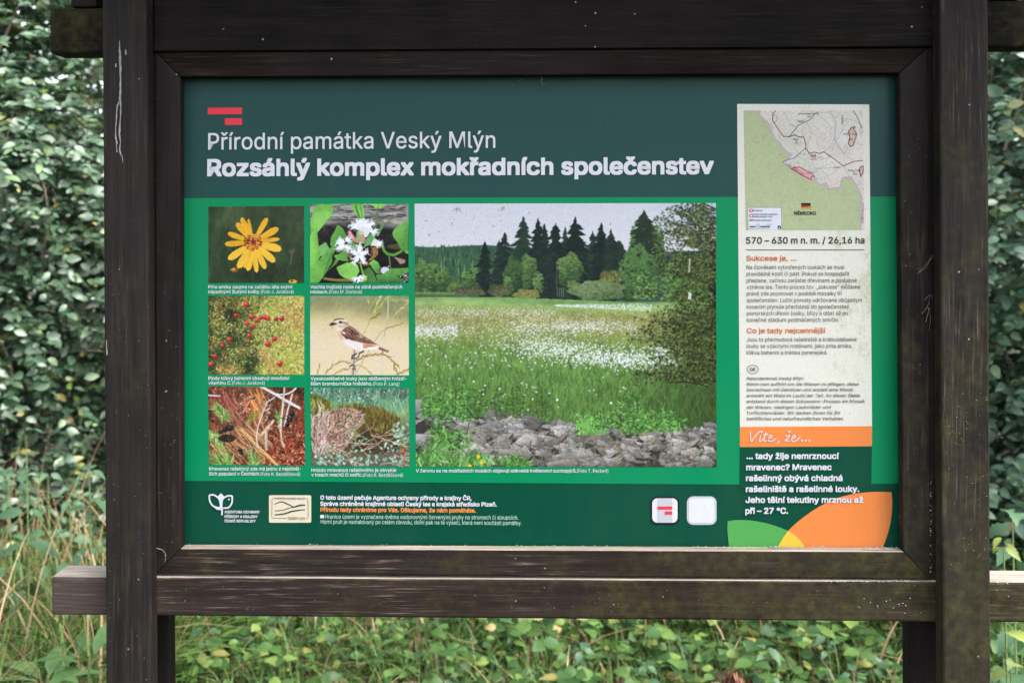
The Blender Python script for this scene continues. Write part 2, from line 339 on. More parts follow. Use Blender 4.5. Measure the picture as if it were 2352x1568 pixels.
    for q in ((690, 790, -2.2, 130, 80), (700, 800, 2.6, 170, 90), (720, 800, .9, 120, 70), (740, 740, -.7, 90, 60), (690, 770, 3.1, 110, 90)): fringe(*q)
    for a in (-1.6, -.35, .95, 2.1, -2.75): fringe(985, 990, a, 190, 76)
    for a, x, y in ((1.5, 970, 1400), (2.6, 960, 1420), (.4, 980, 1400)): fringe(x, y, a, 100, 50, 16)
    c.dot(985, 990, 24, (214, 206, 150), 20)
    return c.a

def paint_cranberry(w, h):
    c = Canvas(w, h, 107, 810, 878, 1443, (60, 66, 34), 5)
    lum = np.clip(.52 + (c.X - 300) / 900 + (c.noise(170, 150, 3, 2) - .5) * 1.3 - .34 * np.exp(-((c.X - 330) / 90) ** 2 - ((c.Y - 1150) / 60) ** 2) - .4 * np.exp(-((c.X - 160) / 60) ** 2 - ((c.Y - 1400) / 70) ** 2), .04, .95)
    c.a = c.ramp(lum, [(0, (22, 26, 18)), (.5, (74, 80, 36)), (1, (170, 168, 84))]) / 255
    warm = c.noise(140, 120, 2, 8)
    for i in range(6500):
        x, y = c.r.uniform(100, 885), c.r.uniform(805, 1450)
        ix, iy = min(c.w - 1, max(0, int((x - c.x0) * c.kx))), min(c.h - 1, max(0, int((y - c.y0) * c.ky)))
        l = lum[iy, ix] + c.r.normal() * .2; wm = warm[iy, ix]
        if l < .25: col = pick(c.r, [(20, 24, 18), (44, 62, 36), (64, 88, 50)])
        elif l < .52: col = pick(c.r, [(72, 100, 54), (96, 116, 58), (56, 78, 42), (118, 128, 70)])
        elif wm > .5 and c.r.rand() < .75: col = pick(c.r, [(206, 166, 100), (226, 206, 150), (176, 116, 70), (150, 140, 70), (190, 110, 80)])
        else: col = pick(c.r, [(184, 190, 84), (206, 208, 120), (150, 160, 60), (222, 222, 160), (120, 126, 50)])
        a = c.r.rand() * 6.28; L = c.r.uniform(7, 20)
        c.line([(x, y), (x + L * math.cos(a), y + L * math.sin(a))], c.jit(col, .25), c.r.uniform(3.5, 7), .9)
    for i in range(420):
        x, y = c.r.uniform(110, 880), c.r.uniform(815, 1440); c.dot(x, y, c.r.uniform(3, 7), c.jit(pick(c.r, [(170, 70, 50), (196, 110, 60), (150, 50, 44), (210, 150, 90)]), .2), c.r.uniform(2, 5), .7)
    for i in range(26):
        x, y = c.r.uniform(110, 870), c.r.uniform(820, 1430); a = c.r.uniform(-1.9, -.6)
        c.line(c.curve((x, y), (x + 90 * math.cos(a), y + 90 * math.sin(a)), .08), pick(c.r, [(200, 196, 150), (40, 40, 24), (150, 110, 60)]), 4, .7)
    for x, y, r in ((412, 878, 19), (328, 965, 16), (460, 975, 17), (496, 1006, 17), (527, 981, 16), (560, 980, 18), (584, 986, 18), (650, 992, 16), (696, 990, 19), (416, 1029, 18), (462, 1054, 19),
                    (434, 1128, 18), (277, 1157, 17), (222, 1208, 16), (584, 1193, 22), (638, 1151, 18), (430, 1180, 9), (162, 1292, 18), (128, 1356, 19), (680, 1350, 21)):
        r *= .95; c.dot(x + 2, y + 5, r + 4, (40, 30, 20), None, .6)
        c.dot(x, y, r, c.jit((206, 36, 46), .2)); c.dot(x + 3, y + r * .4, r * .6, (160, 20, 34), r * .45, .7); c.dot(x - r * .25, y - r * .35, r * .3, (250, 190, 190), None, .9)
    return c.a

def paint_whinchat(w, h):
    c = Canvas(w, h, 50, 15, 1922, 1520, (224, 206, 170), 6)
    t = (c.Y - 15) / 1505 + (c.noise(700, 300, 2, 1) - .5) * .12 - (c.X - 950) * .00006
    c.a = c.ramp(t, [(0, (134, 142, 104)), (.15, (142, 142, 100)), (.27, (188, 176, 128)), (.38, (214, 198, 156)), (.6, (222, 206, 176)), (1, (224, 206, 172))]) / 255
    S1, S2, S3 = (176, 180, 96), (206, 204, 130), (140, 112, 60)
    def spike(pts, col, w=14, n=10, ln=70):
        c.line(pts, col, w * .5)
        P = np.array(pts, float)
        for i in range(n):
            k = (i + .5) / n * (len(P) - 1); j = int(k); p = P[j] + (P[j + 1] - P[j]) * (k - j); d = (P[j + 1] - P[j]); d /= np.hypot(*d) + 1e-6
            a = math.atan2(d[1], d[0]) + (.35 if i % 2 else -.35)
            c.line([p, p + np.array([math.cos(a), math.sin(a)]) * ln], c.jit(col, .35), w, .95, 3)
    c.line([(1520, 15), (1530, 200), (1515, 440), (1470, 690), (1455, 800)], (190, 172, 160), 24); c.line([(1527, 15), (1537, 200), (1521, 440)], (222, 208, 200), 9)
    c.line([(1455, 800), (1430, 1000), (1410, 1520)], (208, 200, 186), 30, .8); c.line([(1425, 1050), (1425, 1110)], (120, 70, 66), 16)
    for p in ([(1370, 15), (1290, 230), (1200, 480), (1070, 720)], [(1400, 20), (1330, 190), (1210, 430), (1120, 600)], [(1310, 60), (1200, 220), (1150, 310)]): c.line(p, S1, 13)
    spike([(1270, 340), (1340, 250), (1470, 120)], S1, 26, 6, 90); spike([(1300, 200), (1370, 60), (1390, 20)], S2, 22, 5, 80); spike([(1180, 460), (1280, 420), (1380, 340)], (116, 94, 46), 20, 4, 80)
    spike([(1450, 100), (1580, 15)], S1, 22, 3, 80); spike([(1560, 90), (1740, 85), (1920, 105)], (190, 186, 110), 20, 5, 90); spike([(1600, 95), (1690, 125)], S1, 20, 2, 70)
    c.line([(1500, 560), (1640, 390), (1740, 280), (1920, 130)], S1, 10); spike([(1660, 370), (1780, 260), (1910, 130)], (186, 182, 106), 24, 7, 90)
    c.line([(900, 1520), (1080, 1190), (1300, 830), (1400, 690), (1500, 640)], (150, 136, 80), 9); spike([(1480, 640), (1640, 590), (1800, 540)], (150, 130, 70), 18, 5, 80)
    spike([(900, 1270), (1060, 1160), (1250, 1130), (1420, 1120)], (146, 120, 62), 26, 10, 100); spike([(1420, 1120), (1540, 1170), (1640, 1280), (1720, 1340)], (142, 116, 60), 20, 8, 80)
    spike([(330, 1500), (480, 1330), (660, 1250), (800, 1290)], (146, 118, 62), 20, 9, 100); spike([(490, 1515), (640, 1420), (800, 1390)], (160, 130, 76), 24, 5, 100)
    spike([(900, 1320), (1040, 1350), (1150, 1430), (1220, 1510)], (152, 122, 70), 14, 6, 70); spike([(190, 1510), (210, 1410), (235, 1320)], (150, 122, 74), 18, 3, 70); spike([(1680, 1515), (1800, 1450), (1920, 1400)], (150, 130, 66), 28, 5, 90)
    c.line([(1640, 1300), (1640, 1420)], (140, 112, 60), 22); c.line([(1670, 1380), (1700, 1480)], (160, 140, 80), 26); c.line([(1150, 90), (1165, 150)], (210, 190, 90), 24)
    # perch
    c.line([(880, 1030), (860, 1300), (840, 1520)], (172, 156, 150), 62); c.line([(866, 1030), (846, 1300), (822, 1520)], (212, 200, 194), 22); c.line([(895, 1060), (880, 1300), (870, 1500)], (120, 104, 100), 14)
    # tail, body, wing
    c.poly([(1320, 960), (1550, 1060), (1520, 1085), (1330, 1020)], (104, 70, 60)); c.line([(1350, 990), (1530, 1075)], (190, 160, 140), 8)
    body = [(500, 520), (530, 580), (580, 690), (585, 760), (640, 850), (720, 940), (850, 1010), (900, 1040), (1050, 1055), (1200, 1030), (1340, 1025), (1360, 980), (1250, 900), (1050, 780), (900, 640), (790, 570), (700, 480)]
    c.poly(body, (228, 216, 208), 1, .04)
    c.poly([(580, 690), (640, 680), (680, 850), (640, 850), (585, 770)], (222, 176, 138)); c.poly([(700, 860), (850, 880), (1050, 920), (1040, 1020), (900, 1030), (760, 960)], (232, 224, 222), .9)
    c.poly([(1050, 920), (1200, 920), (1300, 970), (1130, 1000), (1060, 1010)], (200, 144, 106)); c.poly([(1130, 990), (1300, 985), (1340, 1020), (1180, 1035)], (240, 236, 232))
    c.poly([(530, 580), (620, 640), (700, 650), (600, 690), (570, 680)], (236, 212, 184))
    wing = [(640, 690), (700, 630), (790, 570), (880, 620), (1000, 720), (1150, 830), (1260, 900), (1360, 955), (1200, 920), (1060, 910), (900, 870), (740, 830), (660, 760)]
    c.poly(wing, (120, 84, 68), 1, .1)
    for i in range(15):
        t = i / 14.0; p = np.array([700 + 560 * t * .5, 650 + 130 * t + c.r.uniform(-10, 10)])
        c.line([(720 + 250 * t, 600 + 120 * t), (800 + 330 * t, 740 + 130 * t)], pick(c.r, [(66, 42, 38), (80, 52, 44)]), 20, .8)
        c.line([(740 + 250 * t, 590 + 130 * t), (815 + 330 * t, 725 + 130 * t)], (214, 180, 146), 9, .9)
    for k in range(5):
        c.line([(800 + 14 * k, 580 + 26 * k), (960 + 20 * k, 700 + 24 * k), (1150 + 10 * k, 850 + 14 * k)], pick(c.r, [(60, 40, 36), (220, 190, 160)]), 9, .9)
    for k in range(7): c.line([(980 - 10 * k, 790 + 12 * k), (1150, 860 + 7 * k), (1300 - 8 * k, 925 - 2 * k)], [(66, 42, 38), (176, 136, 112)][k % 2], 8)
    c.poly([(640, 730), (740, 790), (890, 830), (900, 868), (740, 835), (665, 770)], (74, 44, 42)); c.poly([(650, 680), (720, 715), (725, 745), (670, 725)], (228, 226, 236))
    c.line([(770, 830), (800, 840)], (230, 226, 226), 12)
    for i in range(46):
        t = c.r.rand(); u_ = c.r.rand(); x = 690 + 520 * t + 60 * u_; y = 640 + 230 * t + (u_ - .4) * 130 * (1 - t * .6)
        L_ = c.r.uniform(30, 80); c.line([(x, y), (x + L_ * .8, y + L_ * .55)], pick(c.r, [(222, 190, 158), (196, 156, 124), (60, 38, 34), (84, 54, 46), (232, 208, 182)]), c.r.uniform(7, 13), .85)
    for i in range(60): c.dot(c.r.uniform(600, 1020), c.r.uniform(720, 1010), c.r.uniform(10, 26), pick(c.r, [(214, 190, 170), (238, 230, 224), (206, 170, 140), (196, 182, 176)]), c.r.uniform(5, 12), .18)
    # head
    c.poly([(490, 500), (520, 455), (600, 438), (690, 455), (740, 500), (790, 570), (740, 610), (640, 630), (560, 600), (510, 570)], (222, 202, 180))
    c.poly([(490, 500), (515, 455), (600, 438), (690, 450), (710, 470), (620, 462), (530, 490)], (104, 76, 60)); c.line([(520, 470), (620, 448)], (180, 150, 120), 6)
    c.poly([(500, 510), (540, 480), (640, 468), (720, 480), (760, 520), (690, 500), (600, 490)], (240, 236, 230))
    c.line([(660, 530), (730, 545), (780, 560)], (110, 74, 58), 14); c.line([(600, 590), (680, 600), (740, 580)], (130, 96, 76), 10); c.line([(670, 500), (760, 530)], (104, 70, 56), 12); c.line([(690, 560), (750, 570)], (210, 170, 140), 10)
    c.dot(627, 513, 29, (26, 20, 22), 25); c.dot(618, 506, 6, (180, 180, 190))
    c.poly([(410, 565), (450, 530), (490, 515), (575, 545), (500, 575), (430, 582)], (58, 48, 46)); c.line([(430, 552), (470, 520)], (80, 76, 50), 14); c.line([(455, 580), (480, 640)], (120, 100, 66), 8); c.line([(500, 555), (570, 548)], (150, 140, 130), 5)
    c.line([(1060, 1060), (1030, 1085), (985, 1095)], (50, 40, 38), 26); c.line([(930, 1110), (850, 1150), (840, 1210)], (66, 56, 60), 26); c.line([(985, 1100), (970, 1160), (920, 1210)], (96, 84, 88), 24)
    c.line([(800, 1350), (850, 1320), (905, 1360)], (60, 50, 54), 20); c.line([(850, 1400), (900, 1390), (905, 1430)], (56, 46, 50), 18); c.line([(850, 1190), (910, 1200)], (60, 50, 54), 18)
    return c.a

def paint_ants(w, h):
    c = Canvas(w, h, 138, 175, 1150, 1000, (92, 54, 40), 7)
    n = c.noise(110, 100, 4, 3)
    c.a = c.ramp(n, [(.2, (32, 22, 18)), (.5, (100, 56, 38)), (.75, (150, 92, 64)), (.95, (200, 160, 130))]) / 255
    def dens(N, x0, x1, y0, y1, cols, a0, a1, L0, L1, w0, w1):
        for i in range(N):
            x, y = c.r.uniform(x0, x1), c.r.uniform(y0, y1); a = c.r.uniform(a0, a1); L = c.r.uniform(L0, L1)
            c.line(c.curve((x, y), (x + L * math.cos(a), y + L * math.sin(a)), c.r.uniform(-.1, .1), 4), c.jit(pick(c.r, cols), .3), c.r.uniform(w0, w1), .9)
    dens(900, 138, 1150, 175, 1000, [(60, 34, 26), (130, 76, 52), (168, 110, 78), (40, 28, 22), (110, 50, 34)], 0, 6.28, 20, 70, 4, 11)
    dens(420, 700, 1150, 560, 1000, [(120, 44, 30), (164, 66, 42), (90, 30, 24), (190, 90, 60), (214, 150, 120)], 0, 6.28, 14, 50, 5, 14)
    dens(150, 480, 800, 250, 560, [(190, 160, 140), (150, 110, 84), (90, 60, 46), (206, 184, 168)], 0, 6.28, 14, 60, 5, 14)
    dens(60, 160, 420, 175, 420, [(150, 78, 60), (180, 116, 96), (104, 48, 38)], .7, 1.5, 90, 240, 7, 14)
    dens(110, 300, 640, 380, 700, [(120, 66, 52), (150, 96, 76), (84, 46, 38), (176, 120, 90)], .8, 1.2, 80, 200, 6, 12)
    dens(36, 560, 700, 180, 500, [(196, 132, 70), (214, 150, 84), (160, 96, 48)], 1.0, 1.5, 60, 150, 8, 16)
    dens(60, 150, 640, 560, 860, [(196, 156, 104), (176, 128, 78), (212, 176, 128)], .6, .95, 120, 260, 6, 11)
    c.line([(480, 620), (640, 790), (860, 1000)], (206, 160, 96), 34); c.line([(490, 622), (650, 785), (850, 985)], (228, 190, 130), 10)
    def tuft(x, y, ang, n, L, cols):
        for i in range(n):
            a = ang + c.r.uniform(-.75, .75); t = c.r.uniform(0, 1); ox, oy = x + t * 150 * math.cos(ang + math.pi), y + t * 150 * math.sin(ang + math.pi)
            c.line(c.curve((ox, oy), (ox + L * math.cos(a), oy + L * math.sin(a)), c.r.uniform(-.08, .08), 4), c.jit(pick(c.r, cols), .25), 15, .95, 3)
    GR = [(126, 164, 84), (90, 128, 60), (176, 200, 120), (66, 96, 48), (150, 180, 100)]
    tuft(300, 470, 1.0, 46, 120, GR); tuft(240, 420, -2.3, 36, 110, GR); tuft(220, 740, -2.3, 30, 120, GR); tuft(200, 720, .9, 30, 110, GR)
    tuft(590, 920, -1.9, 46, 120, GR); tuft(620, 990, -1.3, 40, 130, GR); tuft(320, 930, -1.9, 36, 150, GR); tuft(230, 960, -2.4, 40, 150, GR)
    tuft(870, 450, -1.6, 18, 90, GR); tuft(560, 530, 2.4, 20, 70, [(150, 150, 70), (110, 110, 50)])
    c.dot(330, 720, 90, (24, 20, 18), 42, .85)
    W = (226, 220, 218)
    c.line([(700, 175), (860, 260), (980, 330), (1110, 400)], (224, 222, 228), 27); c.line([(710, 190), (860, 274), (980, 345)], (180, 172, 172), 8)
    c.line(c.curve((860, 248), (1060, 185), .14, 6), W, 16); c.line([(138, 270), (262, 276)], (230, 226, 222), 14)
    c.line([(838, 285), (760, 330), (700, 470), (655, 600), (640, 720), (655, 810)], (214, 206, 202), 13); c.line([(940, 180), (915, 400), (890, 600), (905, 740), (930, 810)], (206, 190, 170), 19)
    c.line([(930, 330), (906, 520), (900, 640)], (236, 226, 210), 9); c.line([(1020, 250), (970, 420), (935, 580)], (216, 208, 204), 17); c.line([(690, 680), (820, 530)], (196, 170, 140), 30); c.line([(700, 670), (815, 540)], (222, 204, 180), 12)
    c.line([(740, 640), (745, 830)], (200, 186, 176), 28); c.line([(755, 650), (750, 820)], (160, 140, 130), 8); c.line([(500, 450), (570, 330)], (220, 140, 110), 18); c.line([(520, 300), (545, 440)], (200, 120, 90), 22)
    c.line([(1135, 330), (1080, 560), (950, 800)], (140, 60, 42), 30, .8)
    def ant(parts, legs):
        for l in legs: c.line(l, (24, 22, 24), 6)
        for x, y, rx, ry in parts:
            c.dot(x, y, rx, (20, 20, 24), ry); c.dot(x - rx * .2, y - ry * .35, rx * .45, (110, 116, 128), ry * .25, .7)
    ant([(365, 612, 40, 32), (310, 630, 30, 26), (268, 655, 26, 22)], [[(310, 630), (345, 560), (420, 555)], [(300, 640), (330, 700)], [(270, 640), (250, 590)], [(290, 620), (290, 570)]])
    ant([(1015, 455, 26, 34), (990, 520, 28, 24), (965, 570, 26, 24)], [[(990, 520), (900, 500)], [(990, 520), (1060, 560)], [(965, 570), (930, 600)], [(970, 590), (985, 635)], [(1000, 500), (940, 470)]])
    ant([(470, 840, 22, 24), (480, 870, 20, 18)], [[(470, 840), (420, 850)], [(470, 850), (520, 830)]])
    for i in range(700): c.dot(c.r.uniform(138, 1150), c.r.uniform(175, 1000), 4, pick(c.r, [(230, 200, 180), (30, 20, 18), (180, 120, 90)]), None, .7)
    return c.a

def paint_nest(w, h):
    c = Canvas(w, h, 1206, 188, 2240, 1008, (90, 90, 60), 8)
    n = c.noise(120, 90, 4, 1)
    c.a = c.ramp((c.Y - 188) / 820 + (n - .5) * .2, [(0, (58, 80, 84)), (.12, (70, 104, 92)), (.2, (110, 156, 116)), (.32, (130, 160, 110)), (.6, (96, 82, 62)), (1, (96, 90, 76))]) / 255
    for x, wd in ((1420, 40), (1620, 30), (1740, 40), (1965, 56), (2160, 60), (1300, 30)): c.line([(x, 188), (x + 6, 280)], (48, 46, 60), wd, .6)
    for i in range(700):
        x, y = c.r.uniform(1206, 2240), c.r.uniform(200, 480)
        if y > 370 and x < 1800: continue
        a = c.r.uniform(-2.2, -.9); L = c.r.uniform(40, 130)
        c.line(c.curve((x, y), (x + L * math.cos(a), y + L * math.sin(a)), c.r.uniform(-.2, .2)), c.jit(pick(c.r, [(96, 140, 108), (130, 176, 140), (160, 196, 160), (74, 110, 84)]), .2), 5, .75)
    for i in range(40): c.dot(c.r.uniform(1206, 2240), c.r.uniform(195, 330), c.r.uniform(3, 9), (214, 226, 224), None, .85)
    def blades(N, x0, x1, yf, hgt, cols, wd=8, sp=.3, L=(30, 80)):
        for i in range(N):
            x = c.r.uniform(x0, x1); y = yf(x) + c.r.uniform(0, hgt); a = -1.57 + c.r.uniform(-sp, sp); l = c.r.uniform(*L)
            c.line(c.curve((x, y + l), (x + l * math.cos(a), y + l + l * math.sin(a)), c.r.uniform(-.15, .15), 4), c.jit(pick(c.r, cols), .3), wd, .95)
    mt = lambda x: 390 + ((x - 1680) / 520) ** 2 * 150 + 8 * math.sin(x / 23)
    c.poly([(x, mt(x)) for x in range(1210, 2160, 30)] + [(2160, 840), (1206, 840), (1206, 500)], (82, 66, 36), 1, .3)
    blades(560, 1560, 2160, mt, 300, [(116, 116, 48), (84, 80, 34), (70, 52, 26), (140, 140, 70), (96, 70, 36)])
    c.poly([(1206, 250), (1290, 270), (1400, 330), (1420, 420), (1300, 480), (1206, 530)], (96, 100, 44), .9, .3)
    blades(220, 1206, 1430, lambda x: 250 + (x - 1206) * .35, 180, [(126, 130, 52), (92, 92, 38), (160, 160, 84), (60, 56, 28)])
    blades(160, 1500, 2100, lambda x: mt(x) - 46, 50, [(110, 96, 44), (130, 120, 54), (84, 60, 30)], 8, .4, (40, 80))
    mound = [(1260, 800), (1290, 600), (1340, 470), (1420, 420), (1540, 395), (1660, 400), (1740, 440), (1780, 540), (1700, 620), (1640, 720), (1580, 800), (1480, 900)]
    c.poly(mound, (166, 138, 122), .9, .3)
    from_poly = np.array(mound)
    for i in range(2600):
        x, y = c.r.uniform(1240, 1800), c.r.uniform(395, 900)
        top = 395 + abs(x - 1600) * .32; 
        if y < top or x > 1790 - (y - 450) * .75 and y > 450: continue
        a = c.r.rand() * 6.28; L = c.r.uniform(8, 26)
        c.line([(x, y), (x + L * math.cos(a), y + L * math.sin(a))], c.jit(pick(c.r, [(206, 178, 166), (226, 200, 190), (150, 112, 92), (90, 62, 50), (180, 140, 112), (70, 50, 42)]), .2), c.r.uniform(5, 9), .9)
    c.poly([(1640, 760), (1760, 620), (1900, 640), (2100, 700), (2140, 830), (1900, 880), (1640, 860)], (44, 36, 26), .65)
    for i in range(80):
        x, y = c.r.uniform(1206, 1380), c.r.uniform(480, 900); a = c.r.uniform(-2.0, -1.0); L = c.r.uniform(60, 170)
        c.line(c.curve((x, y), (x + L * math.cos(a), y + L * math.sin(a)), c.r.uniform(-.3, .3)), c.jit(pick(c.r, [(196, 172, 170), (150, 120, 110), (222, 206, 200)]), .2), 7, .85)
    for i in range(90):
        x, y = c.r.uniform(1300, 2240), c.r.uniform(650, 1000); a = c.r.uniform(-1.1, 1.0); L = c.r.uniform(80, 300)
        c.line(c.curve((x, y), (x + L * math.cos(a), y + L * math.sin(a)), c.r.uniform(-.06, .06)), c.jit(pick(c.r, [(206, 180, 160), (150, 116, 96), (110, 80, 66), (226, 208, 190)]), .2), 7, .85)
    c.line([(1790, 560), (1860, 700), (1920, 800)], (150, 110, 90), 12); c.line([(1840, 680), (2130, 770)], (206, 180, 156), 9); c.line([(2190, 870), (2175, 1008)], (206, 100, 60), 12); c.line([(2140, 860), (2180, 820)], (190, 84, 56), 18)
    def leaf(x, y, s, a, col):
        u = np.array([math.cos(a), math.sin(a)]) * s; v = np.array([-u[1], u[0]]) * .27; o = np.array([x, y])
        c.poly([o, o + u * .35 + v, o + u * .75 + v * .85, o + u, o + u * .75 - v * .85, o + u * .35 - v], c.jit(col, .2))
    BL = [(140, 186, 172), (172, 206, 194), (112, 160, 142), (88, 138, 104), (182, 210, 200), (120, 150, 110)]
    for i in range(150):
        x, y = c.r.uniform(1206, 2240), 1008 - abs(c.r.normal()) * 90
        leaf(x, y, c.r.uniform(22, 50), c.r.uniform(-2.6, -.4), pick(c.r, BL))
    for i in range(34): leaf(c.r.uniform(2090, 2240), c.r.uniform(580, 780), c.r.uniform(34, 64), c.r.uniform(-3, 0), pick(c.r, BL))
    for i in range(26): leaf(c.r.uniform(1540, 1800), c.r.uniform(430, 850), c.r.uniform(26, 46), c.r.rand() * 6.28, pick(c.r, BL + [(120, 170, 80), (150, 190, 110)]))
    return c.a

def paint_meadow(w, h):
    c = Canvas(w, h, 25, 33, 1685, 1482, (212, 212, 220), 9)
    r = c.r; U = r.uniform
    n1 = c.noise(260, 60, 4, 1); n2 = c.noise(60, 24, 3, 2)
    c.a = c.ramp(c.Y / 500 + (n1 - .5) * .1 - np.clip(c.X - 1200, 0, 500) / 900, [(-.3, (184, 198, 222)), (0, (206, 208, 220)), (1, (216, 215, 220))]) / 255
    # far wooded hillside
    ridge = lambda x: 266 + 8 * math.sin(x / 90) + max(0, x - 250) * .03
    c.poly([(20, ridge(20))] + [(x, ridge(x)) for x in range(40, 1700, 30)] + [(1690, 600), (20, 600)], (58, 88, 72))
    def spruce(x, top, base, wd, col, k=.25, full=True):
        H = base - top; n = max(5, int(H / 9))
        c.line([(x, top), (x, base)], col, 4)
        for i in range(n):
            t = (i + r.rand()) / n; y = top + H * t; L = wd * min(1, 1.5 * t ** .55) * U(.55, 1.1)
            for sg in (-1, 1):
                l = L * U(.45, 1.15); dr = 8 + l * U(.12, .34)
                cc = c.jit(col, k)
                c.poly([(x, y - 6), (x + sg * l * .5, y + dr * .3 - 5), (x + sg * l, y + dr), (x + sg * l * .6, y + dr * .9 + 5), (x, y + 9)], cc)
    for i in range(420):
        t = i / 420.0; x = U(20, 470); y = 275 + 215 * t
        g = pick(r, [(52, 84, 66), (44, 72, 58), (70, 104, 70), (60, 92, 64)] if t < .8 else [(62, 96, 56), (50, 80, 54), (80, 116, 64)])
        g2 = pick(r, [(112, 150, 84), (96, 140, 76)]) if r.rand() < .13 and t > .25 else g
        spruce(x, y - 14 - 26 * t, y + 22 + 30 * t, 7 + 9 * t, g2, .3)
    def crown(x, y, rx, ry, cols, n, s0=5, s1=11, dark=(30, 42, 30)):
        c.dot(x, y, rx * .86, dark, ry * .86, .95)
        for i in range(n):
            a = r.rand() * 6.28; q = r.rand() ** .5 * (1 + .12 * math.sin(5 * a + x)); px, py = x + rx * q * math.cos(a), y + ry * q * math.sin(a)
            lt = .5 - .5 * (py - y) / ry - .2 * (px - x) / rx
            col = cols[min(len(cols) - 1, max(0, int(lt * len(cols) * .7 + r.rand() * len(cols) * .5)))]
            c.dot(px, py, U(s0, s1), c.jit(col, .22), U(s0, s1) * .6, .9)
    G = [(38, 58, 36), (54, 80, 46), (74, 104, 56), (98, 130, 70)]
    for x, y, rx, ry in ((60, 430, 36, 90), (120, 440, 40, 80), (185, 455, 40, 64), (335, 460, 50, 70), (250, 500, 40, 26)): crown(x, y, rx, ry, G, 190)
    # tall spruces, dark, in front of the hillside
    DK = [(26, 42, 38), (32, 50, 44), (22, 36, 34), (36, 54, 44)]
    c.poly([(470, 400), (560, 370), (640, 350), (940, 350), (1000, 390), (1150, 390), (1180, 560), (470, 560)], (24, 38, 34), .96)
    for i in range(34): spruce(U(480, 1170), U(235, 350), 548, U(60, 90), pick(r, DK), .3)
    for x, top, wd in ((415, 245, 52), (492, 238, 46), (524, 195, 60), (742, 148, 56), (856, 165, 44), (1008, 188, 50), (1055, 142, 70), (1108, 176, 68), (707, 118, 60), (804, 146, 74), (625, 108, 76), (912, 110, 80), (575, 300, 50), (680, 260, 60), (850, 330, 60), (960, 330, 56), (760, 320, 60)):
        spruce(x, top, 548, wd * 1.25, pick(r, DK), .3)
    for i in range(900):
        x, y = U(380, 1170), 0; y = U(300, 545); c.poly([(x, y), (x + U(6, 18) * r.choice([-1, 1]), y + U(3, 9)), (x + U(-3, 3), y + 7)], c.jit(pick(r, [(46, 66, 54), (56, 78, 60), (20, 30, 28), (38, 56, 46)]), .3), .7)
    for x in (812, 824, 836, 846): c.line([(x, 500), (x, 545)], (150, 150, 120), 4, .7)
    c.line([(810, 350), (806, 500)], (92, 92, 84), 5, .8)
    crown(652, 410, 46, 92, G, 420); crown(570, 430, 50, 100, [(36, 54, 36), (50, 76, 46), (66, 98, 54)], 320); crown(882, 400, 66, 90, G, 560); crown(540, 490, 24, 56, G, 120)
    crown(708, 470, 28, 60, [(56, 84, 48), (92, 124, 70), (110, 140, 84)], 140, 4, 8); crown(1100, 445, 60, 40, [(92, 106, 56), (120, 130, 70), (96, 96, 52)], 200)
    crown(1300, 330, 110, 190, [(40, 62, 40), (54, 82, 48), (72, 104, 58), (84, 116, 66)], 1300); spruce(1290, 74, 330, 84, (34, 50, 38), .3); crown(1260, 420, 100, 150, [(44, 70, 42), (64, 98, 54), (84, 118, 66)], 900)
    crown(1560, 470, 160, 150, [(50, 74, 40), (78, 112, 54), (100, 140, 66)], 900)
    for x, y, rx, ry, cs in ((320, 520, 90, 26, [(70, 80, 58), (92, 104, 74), (78, 70, 56)]), (490, 512, 56, 34, [(84, 86, 62), (104, 104, 76), (70, 80, 52)]), (640, 534, 68, 28, [(104, 112, 58), (134, 136, 70), (120, 118, 66)]), (900, 480, 30, 20, [(120, 140, 80), (98, 124, 66)]), (1035, 516, 150, 52, [(76, 96, 64), (96, 120, 80), (116, 138, 94)])):
        crown(x, y, rx, ry, cs, int(rx * ry * .14), 4, 9, (40, 52, 34))
    # meadow
    edge = 548 + np.clip(c.X - 500, 0, 700) * .04
    t = (c.Y - edge) / (1230 - 548)
    m = c.ramp(t + (n1 - .5) * .10, [(0, (116, 152, 86)), (.05, (150, 182, 114)), (.075, (142, 162, 92)), (.12, (146, 146, 88)), (.18, (152, 152, 92)), (.24, (140, 148, 84)), (.36, (120, 146, 74)), (.5, (108, 146, 76)), (.7, (98, 138, 70)), (1, (86, 124, 64))]) * (.86 + .28 * n2)[..., None]
    m *= (1 - .38 * np.clip((c.X - 1150) / 500, 0, 1) * np.clip((c.Y - 800) / 250, 0, 1))[..., None]
    c.fill((c.Y > edge) * 1.0, m)
    c.line([(25, 541), (300, 545)], (80, 100, 60), 7, .8); c.line([(25, 526), (240, 530)], (112, 140, 80), 14, .8)
    for i in range(5200):
        y = 600 + 640 * r.rand() ** .8; x = U(20, 1690); s = (y - 540) / 690
        g = pick(r, [(96, 132, 62), (66, 100, 46), (120, 150, 76), (56, 86, 40)] if y > 800 else [(136, 140, 80), (116, 126, 66), (150, 150, 96)])
        k = 1 - .3 * min(1, max(0, (x - 1200) / 400)) * min(1, max(0, (y - 800) / 200)); L = 8 + 44 * s
        c.line(c.curve((x, y), (x + U(-.5, .5) * L, y - L), U(-.2, .2), 4), c.jit(g, .2) * k, 2 + 3.4 * s, .55)
    def band(N, fx, fy, big=1.0):
        for i in range(N):
            x, y = fx(), 0; y = fy(x); s = max(.12, (y - 560) / 400)
            if y < 570: continue
            q = (1.8 + 4.0 * s * U(.4, 1)) * big
            c.dot(x, y, q, pick(r, [(236, 238, 246), (214, 218, 224), (246, 248, 252), (196, 202, 200)]), q * U(.7, 1.0), .95)
    N = lambda m_, s_: m_ + s_ * r.normal()
    band(700, lambda: U(800, 1330), lambda x: 592 + U(-8, 40) * (x - 700) / 700)
